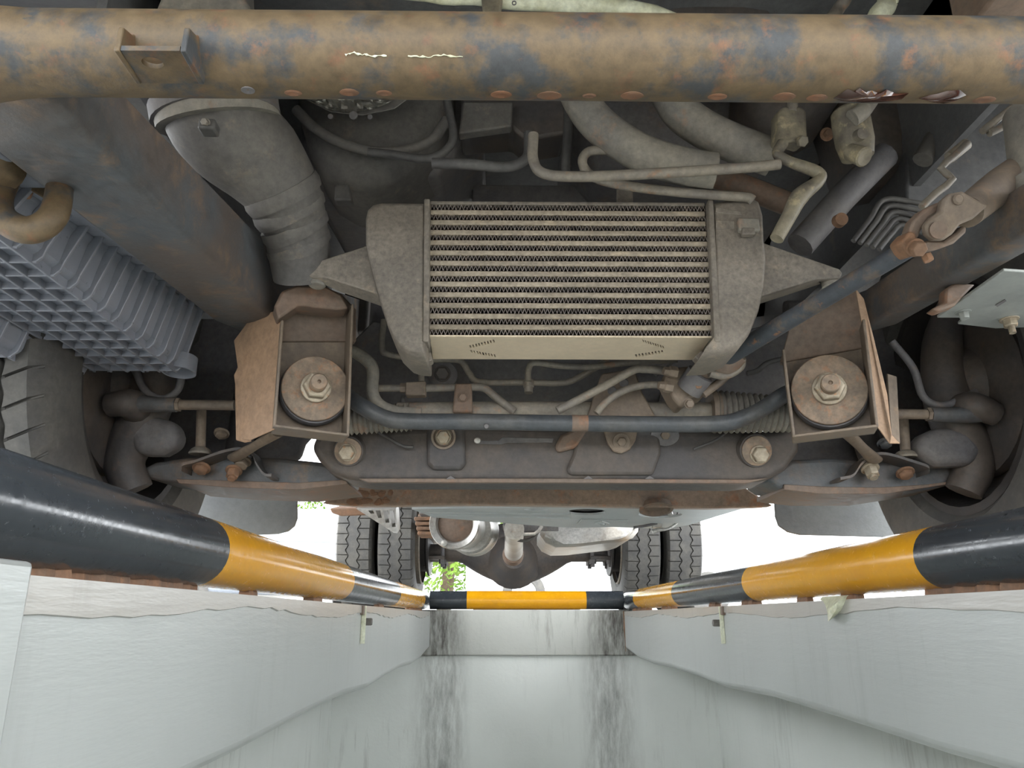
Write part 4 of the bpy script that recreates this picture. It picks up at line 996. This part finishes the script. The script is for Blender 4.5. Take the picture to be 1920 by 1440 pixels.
# pipes
rod('coolant_pipe', 'pipe', T, .93, 10, (1000, 252), (1000, 300), (1022, 326), (1100, 331), (1250, 324), (1400, 314), (1462, 308), label='bent metal coolant pipe above the intercooler')
rod('coolant_pipe', 'pipe_dark', T, .96, 10, (992, 250), (988, 295), (950, 313), (880, 308), (810, 306), label='dark pipe running left above the intercooler')
rod('wiring_loom', 'pipe_dark', T, 1.03, 8, (838, 190), (850, 250), (838, 280), (800, 298), (740, 290), (690, 285))
rod('vent_pipe', 'pipe_dark', T, 1.03, 9, (1068, 180), (1064, 260), (1060, 330))
rod('coolant_pipe', 'pipe', T, .98, 9, (1150, 282), (1105, 284), (1092, 305), (1110, 330), (1160, 346), (1250, 358), (1340, 366), (1400, 370), (1412, 376), label='looped pipe along the top of the intercooler')
rod('coolant_hose', 'hose', T, .97, 35, (1060, 120), (1090, 190), (1130, 240), (1200, 286), (1280, 312), (1340, 322), label='thick grey coolant hose, left of two')
rod('coolant_hose', 'hose', T, .99, 35, (1235, 120), (1265, 195), (1310, 236), (1380, 270), (1450, 296), label='thick grey coolant hose, right of two')
rod('link_rod', 'rust_dark', T, 1.10, 22, (1300, 318), (1400, 352), (1500, 392))
rod('damper', 'dark', T, 1.06, 26, (1660, 290), (1580, 370), (1500, 460), smooth=0)
p = P(1572, 415, 1.02); MB().lathe(p, (0, -1, -.2), [(0, S(13, p)), (.012, S(12, p)), (.014, 0)], 16).build('grommet', 'rust', T)
# two dusty canisters
c1 = MB(); c1.slab([P(x, y, .93) for x, y in ((1460, 212), (1466, 200), (1500, 198), (1513, 206), (1515, 262), (1508, 272), (1490, 266), (1470, 270), (1460, 262))], (0, .035, .01))
can1 = c1.build('water_valve', 'canister', T, bevel=.005, bseg=3, label='small dusty valve block on a bent pipe')
p = P(1502, 264, .925); bolt(can1, p, (.2, -.8, -.7), S(11, p), .008, 'canister', 0)
MB().tube([P(1484, 212, .935), P(1490, 150, .95)], S(11, p), 12, 0).build('valve_stem', 'pipe', can1)
rod('valve_pipe', 'canister', can1, .93, [11, 10, 10, 12, 11, 17, 14, 13], (1468, 268), (1458, 288), (1478, 302), (1530, 322), (1536, 338), (1500, 368), (1478, 408), (1456, 448))
c2 = P(1600, 252, .93); can2 = MB().lathe(c2, (-.12, -.15, 1), [(-.036, S(20, c2)), (-.034, S(30, c2)), (-.012, S(36, c2)), (.02, S(36, c2)), (.034, S(34, c2)), (.038, S(28, c2))], 24, sx=.95).build('filter_canister', 'canister', T, label='dusty cylindrical filter canister below the tube')
MB().tube([P(1598, 222, .90), P(1618, 208, .90), P(1640, 180, .92)], [S(16, c2), S(15, c2), S(13, c2)], 14, 4).build('filter_neck', 'hose', can2)
p = P(1614, 292, .90); MB().lathe(p, (.35, -.6, -.7), [(-.02, S(16, p)), (.006, S(19, p)), (.008, S(16, p)), (.006, 0)], 20).build('filter_spout', 'canister', can2)
p = P(1614, 252, .88); MB().lathe(p, (.1, -1, -.3), [(-.006, S(12, p)), (.005, S(11, p)), (.006, 0)], 16).build('filter_port', 'canister', can2)
p = P(1550, 252, .97); bolt(T, p, (0, -1, -.3), S(8, p), .008, 'rust', 1.6)
# cables and little rods on the right
for k in range(5):
    rod('cable', 'pipe_dark', T, .97, 5, (1600 + 12 * k, 452 + 4 * k), (1632 + 10 * k, 410 + 7 * k), (1660 + 8 * k, 374 + 12 * k), (1730, 382 + 14 * k))
rod('release_rod', 'pipe', T, .88, 7, (1815, 268), (1790, 292), (1764, 316), (1786, 336), (1755, 362), (1728, 388), smooth=2)
rod('release_rod', 'pipe', T, .90, 11, (1812, 270), (1780, 296), smooth=0)
for (x0, y0, x1, y1) in ((1842, 246, 1900, 200), (1855, 250, 1900, 228)): rod('cable_sleeve', 'pipe', T, .84, 7, (x0, y0), (x1, y1), smooth=0)
rod('stay_bar', 'engine', T, 1.02, 18, (1800, 220), (1760, 250), (1730, 300))
b = MB(); b.slab([P(x, y, 1.08) for x, y in ((1700, 60), (2060, 60), (2060, 460), (1780, 460), (1700, 400))], (0, .03, 0)); b.build('footwell_panel', 'body', T, bevel=.004)
# things peeping over the tube at the top edge
pp_o = rod('return_pipe', 'flake', T, .80, [9, 9, 9, 11, 16, 18, 14, 13], (560, -330, .95), (640, -60, .86), (800, -6), (890, -2), (965, 2), (1090, 8), (1270, 42), (1360, 140, 1.05), label='cream coloured pipe over the front tube', smooth=4)
q = P(964, 6, .77); MB().lathe(q, -FW, [(0, S(4.5, q)), (.001, S(4.5, q)), (.001, S(2.6, q)), (0, S(2.4, q))], 16, False).build('printed_mark', 'dark', pp_o)
b = MB(); b.slab([P(x, y, .79) for x, y in ((902, -10), (910, -330), (936, -330), (944, -10), (938, 24), (906, 26))], (0, .012, 0)); b.build('pipe_bracket', 'canister', T, bevel=.003)
b = MB(); b.slab([P(x, y, .78) for x, y in ((285, 30), (310, -30), (318, -330), (432, -330), (440, -30), (480, 30))], (0, .08, .02)); b.build('duct_shroud', 'hose', T, bevel=.006)
rod('radiator_hose', 'flake', T, .80, 19, (1600, -330, .95), (1650, -120, .86), (1664, -20), (1662, 10), (1640, 50), (1620, 200, .93))
rod('radiator_hose', 'pipe', T, .82, 12, (1540, -330, .95), (1590, -120, .88), (1590, -20), (1570, 20), (1545, 60), (1530, 160, 1.0))
q0_, q1_ = P(1812, 60, .72), P(1960, 60, .72)
b = MB(); b.box((q0_.x, .66, q0_.z), (q1_.x, .74, .87)); b.build('tube_support', 'rust_dark', T, bevel=.004)
lump('compressor', 'frame_dark', 1.0, [(1200, -60), (1210, 60), (1300, 100), (1420, 80), (1480, 20), (1480, -60)], .1, None)
# radiator between intercooler and rack
b = MB(); ra, rb_ = P(880, 705, 1.36), P(1260, 705, 1.36)
b.box((ra.x, 1.36, ra.z - .02), (rb_.x, 1.41, ra.z + .40)); rad = b.build('radiator', 'dark', T, bevel=.003, label='dark radiator core behind the intercooler')
for k in range(46):
    x = ra.x + (rb_.x - ra.x) * (k + .5) / 46
    if k == 0: f0 = MB().box((x - .0012, 1.356, ra.z - .018), (x + .0012, 1.361, ra.z + .05)).build('radiator_fin', 'pipe_dark', rad); o = f0; xf = x
    else: o = f0.copy(); C.objects.link(o); o.location = f0.location + V((x - xf, 0, 0))
rod('radiator_hose', 'dark', T, 1.30, 26, (1250, 690), (1210, 640), (1200, 560))
b = MB(); b.slab([P(x, y, 1.34) for x, y in ((700, 600), (880, 640), (880, 780), (660, 790), (650, 650))], (0, .05, 0)); b.build('shroud_panel', 'dark', T, bevel=.004)
b = MB(); b.slab([P(x, y, 1.36) for x, y in ((1240, 650), (1480, 600), (1510, 790), (1240, 790))], (0, .05, 0)); b.build('shroud_panel', 'dark', T, bevel=.004)
lump('sump', 'dark', 1.42, [(700, 500), (690, 640), (760, 760), (1000, 780), (1300, 770), (1380, 640), (1400, 480)], .25, None)

# ------------------------------------------------------------------ body above: cab floor, arches, load bed
b = MB(); b.box((XC - .86, .22, .86), (XC + .86, 2.1, .93)); cab = b.build('cab_floor', 'body', T, bevel=.02, label='dark underside of the cab')
for sg in (-1, 1):
    x = XC + sg * .56
    MB().slab([V((x, .75, .62)), V((x, 1.95, .62)), V((x, 1.95, .88)), V((x, .75, .88))], (sg * .012, 0, 0)).build('arch_inner', 'body', cab)
    MB().slab([V((XC + sg * .88, y, z_)) for y, z_ in ((.24, .55), (.82, .55), (.92, .68), (1.33, .80), (1.74, .68), (1.84, .45), (2.1, .45), (2.1, 1.9), (.5, 1.9), (.24, 1.2))], (sg * .02, 0, 0)).build('cab_side', 'white_paint', cab)
MB().slab([V((XC - .86, .78, .72)), V((XC - .86, 1.0, .84)), V((XC - .86, 1.7, .84)), V((XC - .86, 1.9, .5)), V((XC - .86, 1.9, .87)), V((XC - .86, .78, .87))], (.30, 0, 0)).build('wheel_arch', 'body', cab)
MB().slab([V((XC + .56, .78, .72)), V((XC + .56, 1.0, .84)), V((XC + .56, 1.7, .84)), V((XC + .56, 1.9, .5)), V((XC + .56, 1.9, .87)), V((XC + .56, .78, .87))], (.30, 0, 0)).build('wheel_arch', 'body', cab)
MB().box((XC - .88, .18, .70), (XC + .88, .26, 1.9)).build('cab_front', 'white_paint', cab, bevel=.03)
MB().box((XC - .92, .12, .49), (XC + .92, .24, .70)).build('front_bumper', 'white_paint', cab, bevel=.03)  # bumper out of view, its height shaped for the sky light let in below
b = MB(); b.box((XC - .98, 2.2, .86), (XC + .98, 5.6, .96)); b.build('load_bed', 'body', T, bevel=.01, label='underside of the load bed')

# ------------------------------------------------------------------ further back: belly pan, exhaust, tank, rear axle
TZ = P(1000, 952, 2.05).z
pan_px = [(772, 955), (1000, 951), (1396, 953), (1345, 968), (1290, 985), (1250, 992), (1196, 990), (1150, 988), (1080, 990), (1000, 985), (900, 977), (812, 970)]
def PP(px, py): return PZ(px, py, TZ)
def oval(cx, cy, rx_, ry_, n=18): return [PP(cx + rx_ * math.cos(2 * math.pi * k / n), cy + ry_ * math.sin(2 * math.pi * k / n)) for k in range(n)]
pan = MB().plate_holes([PP(*q) for q in pan_px], [oval(1005, 955.5, 22, 2.0), oval(1100, 960, 36, 6), oval(1238, 964.5, 41, 6.5)], (0, 0, .006)).build('belly_pan', 'tray', T, label='pale grey belly pan with oval holes')
for ya_, yb_ in ((960, 962), (964, 970)):
    b = MB(); b.tube([PP(800 + 8 * (ya_ > 962), ya_), PP(1070, yb_ + 1)], .004, 6, 0); b.build('pan_crease', 'tray', pan)
b = MB(); b.slab([PP(x, y) for x, y in ((1090, 973), (1178, 975), (1168, 985), (1082, 982))], (0, 0, -.003)); emb = b.build('embossed_panel', 'tray', pan, bevel=.001)
def diamond(cx, cy, s_): return [PP(cx - 14 * s_, cy), PP(cx, cy - 4.6 * s_), PP(cx + 14 * s_, cy), PP(cx, cy + 4.6 * s_)]
MB().plate_holes([p + V((0, 0, -.003)) for p in diamond(1129, 979, 1.0)], [[p + V((0, 0, -.003)) for p in diamond(1129, 979, .62)]], (0, 0, -.003)).build('emblem', 'tray', pan)
b = MB(); b.tube([p + V((0, 0, -.005)) for p in (PP(1122, 978.2), PP(1128, 977.6), PP(1132, 979), PP(1127, 980.4), PP(1136, 980))], .0035, 6, 4); b.build('emblem', 'tray', pan)
# dark fittings seen through the holes
MB().box((PP(960, 956).x, PP(1100, 953).y + .02, TZ + .012), (PP(1290, 960).x, PP(1100, 984).y, TZ + .22)).build('gearbox', 'dark', T, bevel=.02, label='dark gearbox above the belly pan')
q = P(1257, 965, 2.2); MB().lathe(q, (0, -.5, -1), [(-.03, S(5, q)), (0, S(5, q)), (.002, 0)], 10).build('drain_plug', 'silver', T)
# perforated step plate on the left
LY = 2.3
st = MB(); st.plate_holes([P(x, y, LY) for x, y in ((668, 954), (742, 954), (745, 1000), (738, 999))], [[P(x, y, LY) for x, y in ((x0, y0), (x0 + 9, y0), (x0 + 12, y1), (x0 + 5, y1))] for x0, y0, y1 in ((690, 957, 963), (704, 957, 971), (718, 957, 980), (730, 957, 988))], (0, .06, .02))
st.build('step_grille', 'silver', T, label='slotted metal step behind the rusted crossmember')
b = MB(); b.slab([P(x, y, 2.4) for x, y in ((618, 953), (690, 953), (690, 966), (640, 968), (622, 962))], (0, .2, .04)); b.build('box_corner', 'rust', T, bevel=.004)
# exhaust canisters
e1 = P(852, 982, 2.75); e2 = P(888, 994, 3.2); ax = (e2 - e1).normalized()
mf = MB().lathe(e1, ax, [(0.02, 0), (0.02, S(33, e1)), (0.0, S(36, e1)), (-.012, S(46, e1)), (0.0, S(48, e1)), (.02, S(48, e1)), (.03, S(44, e1)), (.16, S(44, e1)), (.30, S(44, e1)), (.40, S(30, e1))], 40).build('exhaust_canister', 'silver', T, label='round exhaust canister with a bright end ring')
MB().lathe(e1 + ax * .02, -ax, [(0, S(34, e1)), (.004, S(30, e1)), (.006, 0)], 30).build('canister_face', 'rust_dark', mf)
q = P(833, 1018, 2.74); MB().lathe(q, (0, -1, -.2), [(-.01, S(6, q)), (.004, S(6, q)), (.008, 0)], 14).build('ring_bolt', 'silver', mf)
q = P(887, 995, 3.05); MB().lathe(q, ax, [(-.10, S(40, q)), (-.09, S(44, q)), (.0, S(44, q)), (.02, S(47, q)), (.035, S(47, q)), (.05, S(42, q)), (.12, S(30, q))], 40).build('canister_tail', 'silver', mf)
fx = P(800, 990, 2.85)
for k in range(4):
    q = P(800, 976 + 9 * k, 2.85); MB().obox(q, V((S(20 - 2 * k, q), 0, 0)), V((0, .06, 0)), V((0, 0, S(3.2, q)))).build('shield_fold', 'rust', mf, bevel=.003)
# propeller shaft and its loop
ps = MB().tube([P(964, 992, 2.6), P(964, 1012, 3.3), P(963, 1035, 3.95)], [S(19, P(964, 1000, 2.6)), S(19, P(964, 1012, 3.0)), S(17.5, P(963, 1035, 3.95))], 24, 0).build('propeller_shaft', 'silver', T, label='pale grey propeller shaft to the rear axle')
q = P(962, 1040, 3.98); MB().lathe(q, (0, 1, -.05), [(-.05, S(17, q)), (-.01, S(20, q)), (.03, S(20, q)), (.06, S(15, q))], 20).build('shaft_joint', 'rust_dark', ps)
MB().tube(path(2.75, (945, 984), (948, 996), (960, 1008), (980, 1014), (1000, 1008), (1010, 996), (1016, 986)), .0055, 8, 5).build('shaft_loop', 'engine', ps)
b = MB(); b.slab([P(x, y, 2.7) for x, y in ((943, 984), (1048, 986), (1048, 996), (960, 997), (944, 994))], (0, .08, .02)); b.build('gearbox_mount', 'dark', T, bevel=.003)
MB().tube(path(2.68, (952, 986), (960, 999), (1002, 1001), (1016, 986)), .006, 8, 2).build('mount_hoop', 'silver', T)
# silver tank
ty = 3.0
tk = MB(); op = [(1016, 986), (1120, 984), (1197, 984), (1196, 996), (1186, 1008), (1168, 1014), (1130, 1018), (1080, 1024), (1045, 1025), (1026, 1016), (1016, 1002)]
pts = [P(x, y, ty) for x, y in op]; c = sum(pts, V()) / len(pts)
def rg(d, k): return [V((c.x + (p.x - c.x) * k, ty + d, c.z + (p.z - c.z) * k)) for p in pts]
tk.loft([rg(-.03, .82), rg(-.005, .96), rg(.02, 1.0), rg(.028, 1.03), rg(.036, 1.0), rg(.45, 1.0), rg(.5, .85)])
tank_o = tk.build('fuel_tank', 'silver', T, angle=50, label='bright pressed metal tank on the right')
q = P(1085, 1006, ty - .01); MB().lathe(q, (0, -.5, -1), [(-.03, S(17, q)), (-.01, S(13, q)), (.006, S(6, q)), (.01, S(4, q)), (.011, 0)], 18).build('tank_dimple', 'silver', tank_o)
MB().tube(path(ty - .015, (1022, 1004), (1050, 1012), (1110, 1010), (1170, 1005), (1190, 992)), .007, 8, 5).build('tank_seam', 'silver', tank_o)
b = MB(); b.tube(path(2.4, (1188, 989), (1215, 985), (1232, 981)), .004, 8, 3); b.build('cable', 'dark', T)
b = MB(); b.slab([P(x, y, 2.4) for x, y in ((1225, 981), (1242, 982), (1241, 988), (1224, 989))], (0, .02, 0)); b.build('cable_clip', 'silver', T)
b = MB(); b.tube(path(2.4, (1223, 997), (1236, 993), (1250, 992), (1262, 986), (1272, 978)), [.006, .007, .004, .004, .004], 8, 3); b.build('cable', 'silver', T)
# rear axle
ay_ = RY
hs = MB(); rings = []
cxp = P(965, 1040, ay_).x
for k in range(41):
    x = XC - .52 + 1.04 * k / 40
    d = abs(x - cxp)
    r = .048 + .125 * max(0, 1 - (d / .30) ** 1.7) if d < .30 else .048
    rings.append([V((x, ay_ + math.sin(a) * r * (.8 if d < .3 else 1), P(965, 1037, ay_).z + math.cos(a) * r)) for a in [2 * math.pi * j / 24 for j in range(24)]])
hs.loft(rings); axle = hs.build('rear_axle', 'frame_dark', T, label='banjo rear axle with round differential', angle=50)
q = P(963, 1046, ay_ - .14); MB().lathe(q, (0, 1, 0), [(-.10, S(22, q)), (-.06, S(30, q)), (.0, S(40, q)), (.08, S(56, q))], 24).build('pinion_housing', 'frame_dark', axle)
for sg, pxs in ((-1, (800, 832)), (1, (1108, 1140))):
    xm_ = (P(pxs[0], 1030, ay_).x + P(pxs[1], 1030, ay_).x) / 2
    zz = P(960, 1030, ay_).z
    for k in range(5):
        w = .62 - .09 * k
        MB().box((xm_ - .033, ay_ - w, zz + .05 + .013 * (4 - k)), (xm_ + .033, ay_ + w, zz + .062 + .013 * (4 - k))).build('leaf_spring', 'rust_dark', axle, bevel=.002)
    MB().box((xm_ - .06, ay_ - .10, zz - .062), (xm_ + .06, ay_ + .10, zz - .042)).build('spring_plate', 'frame_dark', axle, bevel=.003)
    for px in pxs:
        for dy in (-.08, .08):
            q = P(px, 1050, ay_)
            MB().tube([V((q.x, ay_ + dy, zz + .13)), V((q.x, ay_ + dy, zz - .10))], .011, 10, 0).build('u_bolt', 'dark', axle)
            MB().lathe(V((q.x, ay_ + dy, zz - .062)), (0, 0, -1), [(0, .02), (.022, .02)], 6).build('u_bolt_nut', 'dark', axle)
    # brake drum and back plate
    xd = XC + sg * .50
    MB().lathe(V((xd, ay_, RR)), (sg, 0, 0), [(-.01, .19), (.0, .19), (.01, .165), (.09, .165), (.10, .12), (.12, 0)], 32).build('brake_drum', 'rim', axle)
    MB().lathe(V((XC + sg * .535, ay_, RR)), (sg, 0, 0), [(-.006, .225), (.0, .232), (.05, .225), (.06, .20)], 40, False).build('rim_edge', 'pipe', axle)
# rear shock links / hanger brackets under the frame
for x in (-0.36, 0.54):
    MB().box((x - .03, 3.6, .42), (x + .03, 3.75, .64)).build('spring_hanger', 'frame_dark', T, bevel=.006)

# ================================================================== what stands outside
def car(name, label, cat, paint, loc, L_, W_, H_, rz=0):
    t = thing(name, label, cat, loc)
    prof = [(-L_ / 2, .28), (-L_ / 2, H_ * .55), (-L_ / 2 + .25, H_ * .62), (-L_ * .28, H_ * .64), (-L_ * .16, H_ * .97), (L_ * .22, H_), (L_ * .38, H_ * .66), (L_ / 2 - .1, H_ * .6), (L_ / 2, H_ * .48), (L_ / 2, .26)]
    def ap(b, nm, m, **k):
        o = b.build(nm, m, None, **k); o.parent = t; return o
    body = ap(MB().slab([V((x, -W_ / 2, z)) for x, z in prof], (0, W_, 0)), 'car_body', paint, bevel=.07)
    for sg in (-1, 1):
        ap(MB().slab([V((x, sg * W_ / 2, z)) for x, z in ((-L_ * .24, H_ * .67), (-L_ * .15, H_ * .92), (L_ * .2, H_ * .94), (L_ * .32, H_ * .68))], (0, sg * .006, 0)), 'side_window', 'glass')
        for x in (-L_ * .31, L_ * .31):
            ap(MB().lathe(V((x, sg * (W_ / 2 - .18), .31)), (0, sg, 0), [(0, .31), (.19, .31), (.2, .27), (.2, .19), (.17, .17), (.17, 0)], 28), 'wheel', 'rubber')
    t.rotation_euler = (0, 0, rz)
    return t
car('parked_car', 'white car parked beyond the truck, seen under the rear axle', 'car', 'white_paint', (1.62, 12.5, 0), 4.4, 1.75, 1.55, 0.05)
car('parked_car', 'grey blue car parked beyond the left rear tyre', 'car', 'grey_paint', (-3.4, 12.0, 0), 3.9, 1.7, 1.5, 0.3)
def tree(loc, h, r, label, seed):
    rr = random.Random(seed)
    t = thing('tree', label, 'tree', loc, 'trees behind the truck')
    b = MB().tube([V((0, 0, 0)), V((.1, .05, h * .3)), V((-.05, 0, h * .6)), V((.05, .1, h * .85))], [.16, .13, .09, .04], 10, 4)
    o = b.build('trunk', 'bark', None); o.parent = t
    b = MB()
    for k in range(6):
        a = k * 1.05 + rr.random(); b2 = V((math.cos(a) * r * .6, math.sin(a) * r * .6, h * (.45 + .07 * k)))
        o = MB().tube([V((0, 0, h * (.25 + .08 * k))), b2 * .5 + V((0, 0, h * .2)), b2], [.05, .035, .015], 6, 3).build('branch', 'bark', None); o.parent = t
    for k in range(5200):
        while True:
            p = V((rr.uniform(-1, 1), rr.uniform(-1, 1), rr.uniform(-1, 1)))
            if p.length < 1: break
        c = V((p.x * r, p.y * r, h * .58 + p.z * h * .46))
        u = V((rr.uniform(-1, 1), rr.uniform(-1, 1), rr.uniform(-1, 1))).normalized(); w = u.cross(V((rr.random(), rr.random(), 1))).normalized()
        s_ = rr.uniform(.045, .10)
        b.add([c - u * s_, c - w * s_ * .5, c + u * s_, c + w * s_ * .5], [(0, 1, 2, 3)])
    o = b.build('foliage', 'leaf', None, smooth=False, kind='stuff'); o.parent = t
tree((-1.3, 17.5, 0), 3.6, 1.7, 'leafy green tree behind the truck, nearest the axle middle', 1)
tree((-7.0, 22, 0), 4.2, 2.0, 'leafy green tree far behind, left of the nearer one', 2)
